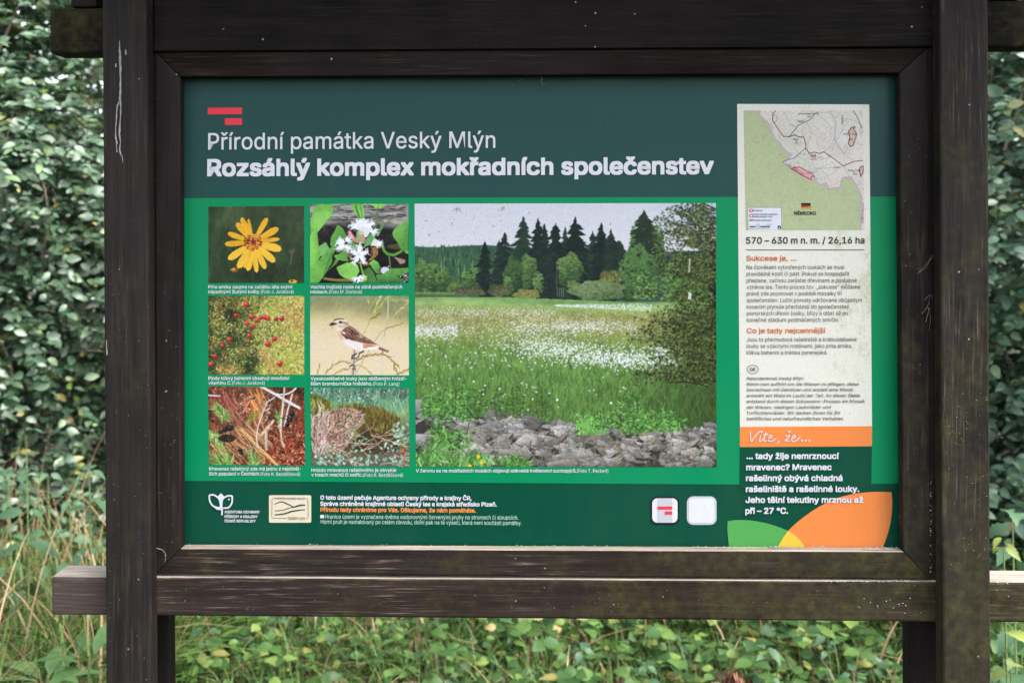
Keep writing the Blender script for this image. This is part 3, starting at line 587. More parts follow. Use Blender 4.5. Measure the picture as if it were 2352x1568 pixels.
    band(500, lambda: U(25, 800), lambda x: N(632, 14)); band(260, lambda: U(25, 1400), lambda x: U(600, 680))
    band(420, lambda: U(25, 260), lambda x: N(735, 24)); band(300, lambda: U(25, 700), lambda x: N(715, 30))
    band(420, lambda: N(900, 150), lambda x: N(705, 18)); band(420, lambda: U(560, 1250), lambda x: N(715, 26))
    band(900, lambda: N(820, 190), lambda x: 760 + (x - 500) * .13 + N(30, 36)); band(420, lambda: N(1200, 110), lambda x: N(885, 26)); band(200, lambda: N(1400, 60), lambda x: N(880, 40))
    band(200, lambda: U(25, 1400), lambda x: U(780, 940)); band(60, lambda: U(25, 1200), lambda x: U(940, 1180), .9)
    # loose stone bank
    top = lambda x: np.interp(x, [25, 60, 140, 350, 520, 700, 850, 1000, 1080, 1250, 1400, 1560, 1690], [1140, 1125, 1170, 1205, 1215, 1235, 1250, 1310, 1285, 1300, 1265, 1290, 1240])
    c.poly([(x, top(x)) for x in range(20, 1700, 20)] + [(1690, 1490), (20, 1490)], (58, 54, 52))
    sp = []
    for i in range(330):
        x = U(20, 1690); ty = top(x); sp.append((ty + (1490 - ty) * r.rand(), x))
    for y, x in sorted(sp):
        R_ = U(44, 104) * (.75 if x > 1200 else 1); el = U(.22, .6); a0 = U(-.5, .8); k = r.randint(3, 6)
        P = []
        for j in range(k):
            a = j / k * 6.28 + U(-.3, .3); q = R_ * U(.75, 1.1); ex, ey = q * math.cos(a), q * el * math.sin(a)
            P.append((x + ex * math.cos(a0) - ey * math.sin(a0), y + ex * math.sin(a0) + ey * math.cos(a0)))
        base = pick(r, [(220, 217, 216), (196, 192, 190), (168, 164, 162), (204, 200, 192), (176, 168, 160), (140, 134, 130)])
        c.poly([(px + 3, py + 7) for px, py in P], (32, 30, 30), .9)
        c.poly(P, c.jit(base, .15), 1, .35, c.jit(np.array(base) * .55, .1), 1.2); c.line(P + P[:1], (52, 48, 48), 3, .4)
        for j in range(3): c.line([(x + U(-.6, .6) * R_, y + U(-.5, .5) * R_ * el), (x + U(-.6, .6) * R_, y + U(-.5, .5) * R_ * el)], pick(r, [(60, 56, 54), (190, 188, 186), (90, 84, 80)]), U(2, 6), .6)
        for j in range(9): c.dot(x + U(-.7, .7) * R_, y + U(-.6, .6) * R_ * el, U(2, 6), pick(r, [(206, 204, 202), (90, 86, 82), (160, 160, 150), (120, 116, 110)]), U(1.5, 3.5), .5)
    for i in range(300):
        x = U(300, 1690); y = U(1300, 1482); c.line(c.curve((x, y), (x + U(-14, 14), y - U(14, 60)), U(-.2, .2), 4), pick(r, [(120, 140, 80), (150, 140, 100), (96, 110, 66), (160, 120, 80)]), 3, .6)
    # herbs along the bank
    def herb(x, y, hgt, n, cols, s=12):
        c.line(c.curve((x, y), (x + U(-20, 20), y - hgt), U(-.1, .1)), (60, 70, 40), 4)
        for i in range(n):
            t = r.rand(); px, py = x + U(-1, 1) * (18 + 34 * (1 - abs(t - .5))), y - hgt * t
            a = U(-1.2, 1.2) + (3.14 if r.rand() < .5 else 0); q = U(.6, 1.3) * s
            u = np.array([math.cos(a), math.sin(a) * .7]) * q; v = np.array([-u[1], u[0]]) * .5; o = np.array([px, py])
            c.poly([o - u, o + v, o + u, o - v], c.jit(pick(r, cols), .25))
    GH = [(96, 150, 70), (74, 126, 58), (122, 172, 88), (52, 92, 44)]
    for i in range(30): herb(U(90, 340), 1190 + U(-10, 40), U(60, 170), 26, GH, 13)
    for i in range(14): herb(U(340, 760), 1215 + U(-10, 10), U(90, 200), 24, [(66, 100, 46), (86, 126, 58), (50, 78, 38)], 10)
    for i in range(14): herb(U(930, 1050), 1300, U(30, 110), 26, [(112, 170, 84), (90, 150, 70), (130, 184, 100)], 12)
    for i in range(12): herb(U(1150, 1260), 1300, U(120, 230), 32, GH[1:], 11)
    for i in range(18): herb(U(1240, 1480), 1285, U(40, 130), 32, GH, 12)
    for i in range(12): herb(U(1060, 1160), 1270, U(40, 110), 20, GH[2:], 10)
    for i in range(14): herb(U(130, 330), 1380, U(60, 190), 22, GH, 14)
    for i in range(190):
        x = U(25, 420) if r.rand() < .8 else U(420, 640); y = 1495; a = U(-2.5, -.7); L = U(50, 170) * (1.15 - x / 700)
        c.line(c.curve((x, y - U(0, 60)), (x + L * math.cos(a), y - 20 + L * math.sin(a)), U(-.25, .25), 6), c.jit(pick(r, [(104, 158, 80), (84, 134, 62), (140, 190, 112), (66, 104, 50)]), .2), 12, .95, 3)
    for i in range(12): herb(U(540, 640), 1482, U(20, 70), 16, GH, 12)
    for x, y in ((372, 1424), (390, 1458), (326, 1477)): c.dot(x, y, 10, (236, 190, 50))
    # the alder at the right hand edge
    c.poly([(1650, 240), (1690, 240), (1690, 960), (1640, 900)], (24, 26, 20), .85)
    c.fill(np.clip((c.X - 1400) / 260, 0, 1) * np.clip((c.Y - 560) / 120, 0, 1) * np.clip((1020 - c.Y) / 70, 0, 1) * np.clip(c.noise(70, 40, 3, 31) * 2.6 - .7, 0, 1) * .9, (30, 36, 22))
    tw = []
    for i in range(120):
        y0 = U(60, 1020); x0 = 1690; L = U(120, 480) * (.75 if y0 < 560 else 1); dy = U(-70, 60) - (60 if y0 < 500 else -10)
        P = c.curve((x0, y0), (x0 - L, y0 + dy * L / 240), U(-.09, .09), 8); c.line(P, (34, 32, 26), 6, .8, 2); tw += [p for p in P[1:]]
        for k in range(4):
            p = P[r.randint(1, 8)]; q = p + np.array([-U(10, 80), U(-50, 40)]); c.line(c.curve(p, q, U(-.2, .2), 4), (40, 38, 28), 2.6, .8, 1.5); tw.append(q); tw.append((p + q) / 2)
    for p in tw:
        for k in range(4):
            x, y = p + r.normal(size=2) * np.array([18, 10]); dense = x > 1300 or r.rand() < .5
            if not dense: continue
            if y < 330 and r.rand() < .55: continue
            c.dot(x, y, U(3, 7.5), c.jit(pick(r, [(62, 74, 40), (88, 104, 54), (44, 54, 30), (112, 128, 70), (34, 38, 26)]), .25), U(3, 7), .92)
    for i in range(420):
        x = 1690 - abs(N(0, 120)); y = U(600, 1000); c.dot(x, y, U(4, 9), c.jit(pick(r, [(50, 60, 32), (66, 80, 40), (36, 42, 24), (84, 100, 52)]), .25), U(3, 7), .9)
    for i in range(150): c.dot(U(1230, 1440), U(430, 560), U(5, 10), c.jit(pick(r, [(96, 132, 70), (120, 156, 90), (70, 100, 52)]), .2), U(4, 7))
    c.line(c.curve((1410, 1020), (1640, 1040), -.06, 8), (40, 38, 30), 6); c.line([(1540, 340), (1536, 410)], (190, 190, 180), 9, .9); c.poly([(1532, 520), (1550, 530), (1545, 565), (1530, 560)], (214, 214, 210))
    # mildew specks on the print
    for x, y, q in ((270, 70, 9), (243, 72, 4), (515, 62, 7), (232, 146, 5), (108, 205, 5), (90, 130, 4), (490, 70, 3), (460, 160, 5), (160, 190, 3), (500, 130, 4), (350, 120, 3), (660, 90, 4), (1105, 150, 4)):
        for k in range(7): c.dot(x + N(0, q * .8), y + N(0, q * .8), q * U(.3, .7), (134, 136, 104), None, .7)
    for i in range(150): c.dot(U(25, 1300), U(40, 270), U(1.2, 2.6), (140, 142, 130), None, .6)
    return c.a

def paint_map(w, h):
    c = Canvas(w, h, 190, 158, 1410, 1368, (216, 212, 204), 10)
    n = c.noise(300, 260, 3, 1); n2 = c.noise(26, 26, 2, 4)
    c.a = c.ramp(n, [(.25, (206, 206, 196)), (.5, (218, 211, 202)), (.8, (226, 220, 214))]) / 255
    f = c.noise(300, 280, 2, 12) * 16 + (c.X + c.Y) * .004
    c.fill(np.clip(1 - np.abs((f % 1) - .5) * 8 + .2, 0, 1) * .55, (192, 182, 164))
    GB = (150, 156, 176); GY = (150, 148, 142)
    for p in ([(600, 165), (640, 250), (700, 320), (760, 385)], [(1060, 165), (1090, 210), (1125, 290), (1110, 440), (1070, 530), (1000, 575)], [(1080, 165), (1120, 230), (1135, 300), (1118, 450), (1160, 520), (1215, 600), (1300, 660)],
              [(1115, 455), (1150, 530), (1220, 590)], [(1120, 470), (1090, 560)], [(880, 660), (905, 740), (960, 740), (1050, 700)], [(860, 760), (960, 745), (1090, 735)], [(960, 745), (1020, 800), (1070, 880)], [(1250, 530), (1230, 570), (1190, 600)]): c.line(p, GB, 5, .75)
    for p in ([(830, 280), (890, 370), (850, 480), (830, 560)], [(950, 200), (1040, 270), (1080, 330), (1075, 470)], [(1115, 450), (1160, 440), (1190, 360), (1240, 290), (1230, 240), (1310, 255), (1385, 300)], [(735, 610), (790, 660), (850, 630), (855, 780)], [(910, 830), (960, 860), (1100, 790), (1140, 740)], [(1210, 720), (1245, 800), (1260, 830)], [(1340, 910), (1400, 890)]):
        P = [np.array(q, float) for q in p]
        for a, b in zip(P, P[1:]):
            L = np.hypot(*(b - a)); k = max(1, int(L / 34))
            for j in range(k): c.line([a + (b - a) * (j + .15) / k, a + (b - a) * (j + .75) / k], GY, 5, .9)
    for p in ([(690, 500), (720, 480), (800, 480), (820, 510)], [(700, 520), (740, 590), (800, 600), (820, 570)], [(830, 380), (800, 420), (840, 500)], [(850, 370), (920, 410), (940, 450), (930, 480), (980, 540), (1040, 550)], [(1140, 600), (1060, 610), (1040, 650)], [(960, 430), (1000, 380), (1030, 430), (1000, 460), (960, 430)], [(1330, 480), (1400, 510)], [(910, 600), (960, 640), (1040, 640)]): c.line(p, (176, 172, 164), 5, .8)
    for x, y, q in ((980, 640, 30), (800, 600, 16), (740, 690, 16), (1060, 620, 22)):
        c.poly([(x - q, y - q * .4), (x, y - q * .7), (x + q, y), (x + q * .2, y + q * .6)], (200, 196, 184)); c.line([(x - q, y - q * .4), (x, y - q * .7), (x + q, y), (x + q * .2, y + q * .6), (x - q, y - q * .4)], (160, 156, 146), 4, .8)
    border = [(358, 158), (352, 205), (400, 250), (455, 300), (470, 370), (510, 445), (560, 490), (575, 530), (668, 605), (650, 640), (580, 682), (670, 750), (770, 810), (868, 855), (915, 860), (960, 908), (1025, 890), (1050, 950), (1110, 935), (1160, 940), (1185, 850), (1205, 832), (1280, 835), (1335, 920), (1385, 1035), (1385, 1060), (1358, 1140), (1378, 1240), (1370, 1368)]
    c.poly([(190, 158)] + border + [(190, 1368)], (180, 190, 148), 1, .03)
    c.line(border, (196, 158, 190), 13)
    for i in range(260): c.dot(c.r.uniform(190, 1380), c.r.uniform(160, 1360), c.r.uniform(1.5, 4), (128, 136, 100), None, .7)
    for i in range(12):
        x, y = c.r.uniform(200, 1000), c.r.uniform(300, 1300)
        for k in range(10): c.dot(x + c.r.normal() * 8, y + c.r.normal() * 8, c.r.uniform(2, 4), (140, 146, 110), None, .6)
    BR = (126, 70, 76)
    c.line([(518, 158), (490, 190), (485, 260), (540, 345), (592, 420), (650, 425)], (118, 62, 68), 8); c.line([(650, 425), (710, 405), (750, 425), (800, 428)], (84, 70, 56), 9); c.line([(800, 428), (822, 500), (818, 545), (862, 592), (905, 578), (960, 592), (1005, 575)], (110, 66, 66), 8)
    c.line([(1005, 575), (1100, 640), (1200, 718), (1310, 672), (1400, 662)], BR, 8); c.line([(460, 158), (500, 205), (530, 215), (530, 260), (490, 290)], (150, 130, 126), 5)
    c.line([(650, 425), (750, 305), (880, 245), (910, 200)], (92, 96, 84), 7); c.line([(580, 680), (640, 655), (700, 640), (815, 540)], (88, 92, 82), 6); c.line([(1310, 160), (1350, 220), (1395, 330)], (100, 96, 88), 8); c.line([(1180, 165), (1140, 230), (1090, 200)], (190, 150, 150), 5)
    pp = [(668, 748), (705, 725), (720, 738), (748, 726), (850, 780), (870, 785), (905, 826), (876, 824), (868, 853), (770, 808)]
    c.poly(pp, (226, 168, 172)); c.line(pp + pp[:1], (150, 40, 60), 8)
    for p in ([(1310, 320), (1328, 325), (1310, 345), (1335, 375), (1340, 410), (1305, 510), (1275, 522), (1255, 490), (1272, 430), (1258, 370), (1285, 335)], [(1405, 716), (1380, 725), (1362, 760), (1380, 826), (1405, 770)]):
        c.poly(p, (208, 176, 168), .8); c.line(p + p[:1], (96, 40, 46), 8)
    c.line([(845, 578), (848, 600)], (90, 90, 90), 4); c.line([(872, 633), (920, 633)], (180, 110, 110), 5)
    for x, y in ((850, 195), (725, 470), (1314, 778)): c.line([(x - 8, y), (x + 8, y)], (60, 60, 60), 3); c.line([(x, y - 8), (x, y + 8)], (60, 60, 60), 3)
    # legend card
    c.poly([(213, 1138), (558, 1138), (558, 1368), (213, 1368)], (222, 224, 234)); c.line([(213, 1368), (213, 1138), (558, 1138), (558, 1368)], (120, 130, 140), 4)
    def rr(x0, y0, x1, y1, col, f): 
        P = [(x0 + 8, y0), (x1 - 8, y0), (x1, y0 + 8), (x1, y1 - 8), (x1 - 8, y1), (x0 + 8, y1), (x0, y1 - 8), (x0, y0 + 8)]; c.poly(P, f); c.line(P + P[:1], col, 6)
    rr(228, 1154, 266, 1182, (160, 50, 70), (236, 190, 196)); rr(230, 1207, 268, 1235, (90, 40, 60), (226, 224, 232)); c.line([(228, 1272), (240, 1258), (252, 1270), (266, 1260)], (110, 60, 50), 9)
    c.line([(234, 1330), (435, 1330)], (20, 20, 26), 11); c.line([(286, 1330), (336, 1330)], (236, 236, 240), 7); c.dot(534, 1339, 18, (16, 18, 22), 20); c.poly([(534, 1322), (543, 1352), (525, 1352)], (230, 230, 236))
    # flag
    c.poly([(763, 1092), (861, 1092), (861, 1113), (763, 1113)], (28, 22, 24)); c.poly([(763, 1113), (861, 1113), (861, 1134), (763, 1134)], (160, 36, 34)); c.poly([(763, 1134), (861, 1128), (861, 1152), (763, 1152)], (196, 150, 50))
    return c.a
# ---------------------------------------------------------------- the ground first
def ground_mesh():
    n = 140; xs = np.sign(np.linspace(-1, 1, n)) * np.abs(np.linspace(-1, 1, n)) ** 3 * 150
    X, Y = np.meshgrid(xs, xs); r = np.hypot(X, Y)
    Z = .05 * np.sin(X * .8 + 1) * np.cos(Y * .7) * np.clip(r / 3, 0, 1) + .35 * np.sin(X * .05) * np.cos(Y * .06 + 1) * np.clip(r / 30, 0, 1)
    Z += np.clip((Y - 2.2) / 3, 0, 1) * .18
    I = np.arange(n * n).reshape(n, n)
    F = np.stack([I[:-1, :-1], I[:-1, 1:], I[1:, 1:], I[1:, :-1]], -1).reshape(-1, 4)
    return mesh_np('ground', np.stack([X, Y, Z], -1).reshape(-1, 3), F, smooth=True)
def ground_z(x, y):
    r = np.hypot(x, y)
    return (.05 * np.sin(x * .8 + 1) * np.cos(y * .7) * np.clip(r / 3, 0, 1) + .35 * np.sin(x * .05) * np.cos(y * .06 + 1) * np.clip(r / 30, 0, 1) + np.clip((y - 2.2) / 3, 0, 1) * .18)
k = N('soil_and_litter'); a = k.noise(k.coord(), 3, 6, .6); b = k.noise(k.coord(), 45, 6, .7)
col = k.mix(k.ramp(a, [(.35, 0), (.65, 1)]), (.022, .020, .009), (.040, .032, .016)); col = k.mix(k.ramp(b, [(.5, 0), (.7, 1)]), col, (.10, .066, .036)); col = k.mix(k.ramp(k.noise(k.coord(), 20, 5, .7), [(.5, 0), (.6, 1)]), col, (.045, .075, .022))
k.to(col, 'Base Color'); k.b.inputs['Roughness'].default_value = .9; k.bump(b, .8, .03)
ground = link('ground', ground_mesh(), k.m); tag(ground, kind='structure')

# ---------------------------------------------------------------- the information board
BASE = at(1253, 700, 0); ROOT = Vector((BASE.x, 0, 0))
board = empty('information_board', ROOT)
tag(board, 'dark wooden information board with a green printed panel in a mitred frame', 'information board')
def prism(bm, quad, y0, y1, mi_top=0, mi=0, z0=None):
    """a squared timber: its front outline as seen in the photograph, carried straight back"""
    P = [at(x, y, y0) for x, y in quad]                # TL TR BR BL
    if z0 is not None:
        for i, j in ((3, 0), (2, 1)):
            d = P[i] - P[j]; P[i] = P[j] + d * ((z0 - P[j].z) / d.z)
    f = [bm.verts.new(p - ROOT) for p in P]; b = [bm.verts.new(p - ROOT + Vector((0, y1 - y0, 0))) for p in P]
    fs = [bm.faces.new(f[::-1]), bm.faces.new(b)]
    for i in range(4):
        j = (i + 1) % 4; fc = bm.faces.new((f[i], f[j], b[j], b[i])); fs.append(fc)
    for fc in fs: fc.material_index = mi
    fs[2].material_index = mi_top
    return fs
def timber(name, quad, y0, y1, mats, bev=.0035, top=0, z0=None, seg=2, subdiv=None, wob=0.0):
    bm = bmesh.new(); prism(bm, quad, y0, y1, top, 0, z0)
    bmesh.ops.recalc_face_normals(bm, faces=bm.faces)
    bmesh.ops.bevel(bm, geom=list(bm.edges), offset=bev, segments=seg, affect='EDGES', profile=.5, material=-1)
    me = bpy.data.meshes.new(name); bm.to_mesh(me); bm.free()
    return link(name, me, mats, board)
W_post_l = wood('post_wood', 'z', (.028, .024, .023), (.060, .052, .049), .10, .35, None, (1.0, .1), 1.0)
W_post_r = wood('mossy_post_wood', 'z', (.028, .024, .023), (.068, .058, .053), .25, .7, None, (1.75, .85), 4.0)
W_rear = wood('rear_wood', 'z', (.018, .015, .014), (.036, .031, .028), 0, .2, None, None, 7.0)
W_top = wood('upper_beam_wood', 'x', (.013, .011, .0105), (.024, .021, .019), .04, .85, (-.55, -1.15), None, 2.0, .03)
W_low = wood('lower_beam_wood', 'x', (.034, .023, .019), (.084, .062, .050), .5, .8, (-.3, .75), None, 5.0, .06, (-.60, -.74))
W_fr_t = wood('frame_wood', 'x', (.017, .012, .010), (.040, .028, .022), .08, 0, None, None, 9.0, .03)
W_fr_b = wood('worn_frame_wood', 'x', (.031, .022, .018), (.076, .056, .046), .6, .9, (-.1, .72), None, 11.0)
W_fr_v = wood('stile_wood', 'z', (.022, .018, .017), (.050, .040, .037), .12, .25, None, (1.0, .6), 13.0)
W_fr_vr = wood('mossy_stile_wood', 'z', (.022, .018, .018), (.050, .042, .039), .15, .65, None, (1.5, .8), 15.0)
W_grey = weathered('bleached_wood')
YP, YF, YB0, YB1, YR = -.062, -.028, -.030, .026, .058
postL = timber('post', [(233, -220), (334, -220), (347.5, 1568), (243, 1568)], YP, YB0 - .001, W_post_l, z0=-.3)
postR = timber('post', [(2157, -220), (2269, -220), (2276.5, 1568), (2166.5, 1568)], YP, YB0 - .001, W_post_r, z0=-.3)
def rear(quad_front, dx0=0):
    return timber('rear_plank', quad_front, YB1 + .001, YR, W_rear, z0=-.3)
rear([(262, -200), (376, -200), (390, 1568), (276, 1568)]); rear([(2078, -200), (2200, -200), (2090, 1568), (2220, 1568)][:2] + [(2208, 1568), (2087, 1568)])
# spacer blocks between the planks keep the sandwiched timbers apart
timber('lower_beam', [(118, 1323), (2470, 1336.5), (2470, 1431), (118, 1412.5)], YB0, YB1, [W_low, W_grey], top=1, bev=.004)
timber('upper_beam', [(113, 19), (2470, 0), (2470, 107.5), (113, 124)], YB0 + .002, YB1, W_top, bev=.005)
timber('fascia_board', [(354, -210), (2150, -218), (2150, 106), (354, 117.5)], YB0 - .004, YB0 + .001, wood('fascia_wood', 'x', (.013, .011, .0105), (.024, .021, .019), .04, .12, None, None, 6.0, .03), bev=.001)
# mitred frame, four rails around the panel
def rail(name, q, mats, lipq):
    """front face quad (outer a, outer b, inner b, inner a) plus the lip that steps back to the panel"""
    bm = bmesh.new()
    o = [at(x, y, YF) - ROOT for x, y in q]
    back = [p + Vector((0, .022, 0)) for p in o]
    f = [bm.verts.new(p) for p in o]; b = [bm.verts.new(p) for p in back]
    bm.faces.new(f)
    for i in range(4):
        j = (i + 1) % 4; fc = bm.faces.new((f[j], f[i], b[i], b[j]))
        if i == 2 and lipq: fc.material_index = 1
    bm.faces.new(b[::-1])
    bmesh.ops.recalc_face_normals(bm, faces=bm.faces)
    bmesh.ops.bevel(bm, geom=list(bm.edges), offset=.0022, segments=2, affect='EDGES', profile=.5, material=-1)
    me = bpy.data.meshes.new(name); bm.to_mesh(me); bm.free(); return link(name, me, mats, board)
oTL, oTR, oBR, oBL = (357, 120.5), (2132, 109.5), (2137, 1330), (358.5, 1316.5)
iTL, iTR, iBR, iBL = (413, 177), (2066, 168.5), (2075, 1266), (415.5, 1259)
rail('frame_rail', [oTL, oTR, iTR, iTL], W_fr_t, False); rail('frame_rail', [oBR, oBL, iBL, iBR], [W_fr_b, W_grey], True)
rail('frame_rail', [oBL, oTL, iTL, iBL], W_fr_v, False); rail('frame_rail', [oTR, oBR, iBR, iTR], W_fr_vr, False)
# side filler strips between frame and posts
timber('filler_strip', [(338, 100), (358.6, 100), (360, 1318), (346, 1318)], YF + .004, YF + .03, W_rear, bev=.001)
timber('filler_strip', [(2131, 100), (2164, 100), (2170, 1331), (2136, 1331)], YF + .004, YF + .03, W_fr_vr, bev=.001)

# roof over the board: two boarded slopes on rafters
zt = at(1176, -205, 0).z
W_roof = wood('roof_wood', 'x', (.018, .015, .013), (.036, .030, .026), .1, .3, None, None, 21.0)
def box_at(name, c0, c1, mats, bev=.003, rot=None, piv=None):
    bm = bmesh.new(); bmesh.ops.create_cube(bm, size=1)
    lo, hi = Vector(c0), Vector(c1)
    for v in bm.verts: v.co = Vector([(lo[i] + hi[i]) / 2 + v.co[i] * (hi[i] - lo[i]) for i in range(3)])
    if rot is not None: bmesh.ops.rotate(bm, verts=bm.verts, cent=Vector(piv), matrix=Matrix.Rotation(rot, 3, 'X'))
    for v in bm.verts: v.co -= ROOT
    bmesh.ops.bevel(bm, geom=list(bm.edges), offset=bev, segments=2, affect='EDGES', profile=.5)
    me = bpy.data.meshes.new(name); bm.to_mesh(me); bm.free(); return link(name, me, mats, board)
rz = zt + .16
for s in (-1, 1):
    bm = bmesh.new()
    for i in range(3 if s < 0 else 5):                 # overlapping weatherboards on each slope
        q = bmesh.ops.create_cube(bm, size=1)['verts']
        for v in q: v.co = Vector((v.co.x * 2.36, s * (.045 + .088 * i) + v.co.y * .098 , rz + .006 * 1 - .030 - .040 * i * 1.0 + v.co.z * .018 ))
    for v in bm.verts: v.co += Vector((BASE.x, 0, 0)) - ROOT
    me = bpy.data.meshes.new('roof_slope'); bmesh.ops.recalc_face_normals(bm, faces=bm.faces); bm.to_mesh(me); bm.free(); link('roof_slope', me, W_roof, board)
    for px in (205, 2300):
        x = at(px, 10, 0).x
        box_at('rafter', (x - .03, -.27 if s < 0 else .002, rz - .12), (x + .03, -.002 if s < 0 else .44, rz - .06), W_rear, .003, -s * R(24), (x, 0, rz - .05))
for px in (205, 2300):
    x = at(px, 10, 0).x; p = at(px, 18, 0)
    box_at('bracket', (x - .022, -.022, at(px, 17 if px < 1000 else 0, -.03).z + .002), (x + .022, .02, rz - .07), W_rear, .003)

# ---------------------------------------------------------------- the printed panel
INK = dict(header=C(34, 74, 72), mid=C(0, 138, 88), foot=C(0, 74, 54), paper=C(228, 226, 214), orange=C(240, 138, 72), leaf=C(84, 166, 84), yellow=C(236, 196, 70),
           white=C(224, 224, 231), red=C(240, 62, 74), dkgreen=C(14, 54, 42), rust=C(222, 112, 58), text=C(62, 66, 64), cream=C(226, 214, 188), black=C(14, 26, 24), tile=C(196, 200, 208), stripe=C(196, 198, 206), lorange=C(240, 150, 78), mint=C(190, 226, 208))
MI = {n_: printed('print_' + n_, c_, moss=(.9 if n_ == 'paper' else .35 if n_ == 'orange' else 0)) for n_, c_ in INK.items()}
def pquad(name, pts, mat, lev, parent, y=None):
    """a flat printed shape; lev counts the thin layers up from the sheet"""
    yy = -.0004 * lev
    V = [at(x, y_, yy) - ROOT for x, y_ in pts]
    bm = bmesh.new(); f = bm.faces.new([bm.verts.new(v) for v in V]); bm.normal_update()
    if f.normal.y > 0: bmesh.ops.reverse_faces(bm, faces=[f])
    bmesh.ops.triangulate(bm, faces=[f]) if len(pts) > 4 else None
    me = bpy.data.meshes.new(name); bm.to_mesh(me); bm.free(); return link(name, me, mat, parent)
panel = timber('sign_panel', [(396, 160), (2090, 152), (2096, 1280), (398, 1275)], 0, .006, MI['foot'], bev=.0006, seg=1)
pquad('header_band', [(398, 162), (2088, 154), (2090, 451.7), (398, 455.4)], MI['header'], 1, panel)
pquad('middle_band', [(398, 455.4), (2090, 451.7), (2094, 1109.8), (1700, 1112.2), (398, 1103.6)], MI['mid'], 1, panel)
pquad('paper_strip', [(1693.1, 239.1), (1996.6, 240.2), (2003, 978.2), (1699.6, 979.9)], MI['paper'], 2, panel)
pquad('orange_strip', [(1699.6, 979.9), (2003, 978.2), (2002.6, 1024.4), (1699.4, 1026.1)], MI['orange'], 2, panel)
pquad('green_box', [(1699.4, 1026.1), (2002.6, 1024.4), (2001.4, 1118), (1698.2, 1120)], MI['foot'], 2, panel)
Z6 = lambda P: [(1435.5 + x / 3.593, 1091 + y / 3.593) for x, y in P]
gl = [(847, 378), (890, 371), (940, 368), (990, 369), (1045, 372), (1100, 381), (1165, 394), (1230, 412), (1290, 434), (1345, 458), (1395, 490), (1440, 530), (1495, 600), (1500, 640), (866, 640), (856, 570), (849, 500), (845, 440)]
ol = [(2201, 140), (2150, 137), (2070, 136), (1990, 140), (1920, 148), (1850, 160), (1785, 177), (1720, 200), (1660, 227), (1600, 260), (1540, 297), (1480, 340), (1440, 371), (1400, 405), (1345, 458), (1300, 520), (1255, 600), (1240, 640), (2110, 640), (2140, 565), (2168, 485), (2190, 400), (2203, 300), (2206, 220)]
yl = [(1345, 458), (1395, 490), (1440, 530), (1495, 600), (1500, 640), (1240, 640), (1255, 600), (1300, 520)]
pquad('leaf_shape', Z6(gl), MI['leaf'], 2, panel); pquad('leaf_shape', Z6(ol), MI['orange'], 3, panel); pquad('leaf_shape', Z6(yl), MI['yellow'], 4, panel)
logo = pquad('logo_stripe', [(477.2, 248.2), (556.2, 247.2), (556, 262.4), (477.2, 262.9)], MI['red'], 2, panel); pquad('logo_stripe', [(516.4, 272.3), (556, 271.9), (556, 287), (516.6, 287.3)], MI['red'], 2, panel)
def rrect(x0, y0, x1, y1, r, n=6):
    P = []
    for cx, cy, a0 in ((x1 - r, y0 + r, -90), (x1 - r, y1 - r, 0), (x0 + r, y1 - r, 90), (x0 + r, y0 + r, 180)):
        for i in range(n + 1): a = R(a0 + 90 * i / n); P.append((cx + r * math.cos(a), cy + r * math.sin(a)))
    return P
pquad('app_icon', Z6(rrect(212, 176, 447, 406, 52)), MI['black'], 2, panel); pquad('app_icon', Z6(rrect(225, 189, 434, 391, 42)), MI['white'], 3, panel)
pquad('app_icon', Z6([(268, 190), (390, 190), (390, 390), (268, 390)]), MI['stripe'], 4, panel); pquad('logo_stripe', Z6([(270, 256), (390, 256), (390, 283), (270, 283)]), MI['red'], 5, panel); pquad('logo_stripe', Z6([(329, 297), (390, 297), (390, 324), (329, 324)]), MI['red'], 5, panel)
pquad('white_tile', Z6(rrect(511, 173, 756, 408, 52)), MI['tile'], 2, panel); pquad('white_tile', Z6(rrect(528, 190, 738, 391, 30)), MI['white'], 3, panel)
# printed pictures
Zc = lambda x, y: (447.9 + x / 3.5005, 447.9 + y / 3.5005)
Zd = lambda x, y: (447.9 + x / 4.551, 849.8 + y / 4.551)
Ze = lambda x, y: (941.7 + x / 2.3952, 453.6 + y / 2.3952)
Zm = lambda x, y: (1665.2 + x / 4.4057, 218.2 + y / 4.4057)
Z3 = lambda x, y: (1665.2 + x / 5.0558, 516.8 + y / 5.0558)
Z4 = lambda x, y: (1665.2 + x / 3.502, 815.4 + y / 3.502)
Z5 = lambda x, y: (447.9 + x / 2.9257, 1102.5 + y / 2.9257)
M_pic = printed('print_picture', attr=True)
def fine(hw, rr):
    out = np.zeros(hw); tot = 0
    for cell, amp in ((3, 1.0), (7, .8), (18, .7)):
        g_ = rr.rand(hw[0] // cell + 2, hw[1] // cell + 2); y = np.arange(hw[0])[:, None] / cell; x = np.arange(hw[1])[None, :] / cell; iy = y.astype(int); ix = x.astype(int); v = y - iy; u = x - ix
        out += amp * ((g_[iy, ix] * (1 - u) + g_[iy, ix + 1] * u) * (1 - v) + (g_[iy + 1, ix] * (1 - u) + g_[iy + 1, ix + 1] * u) * v); tot += amp
    return out / tot
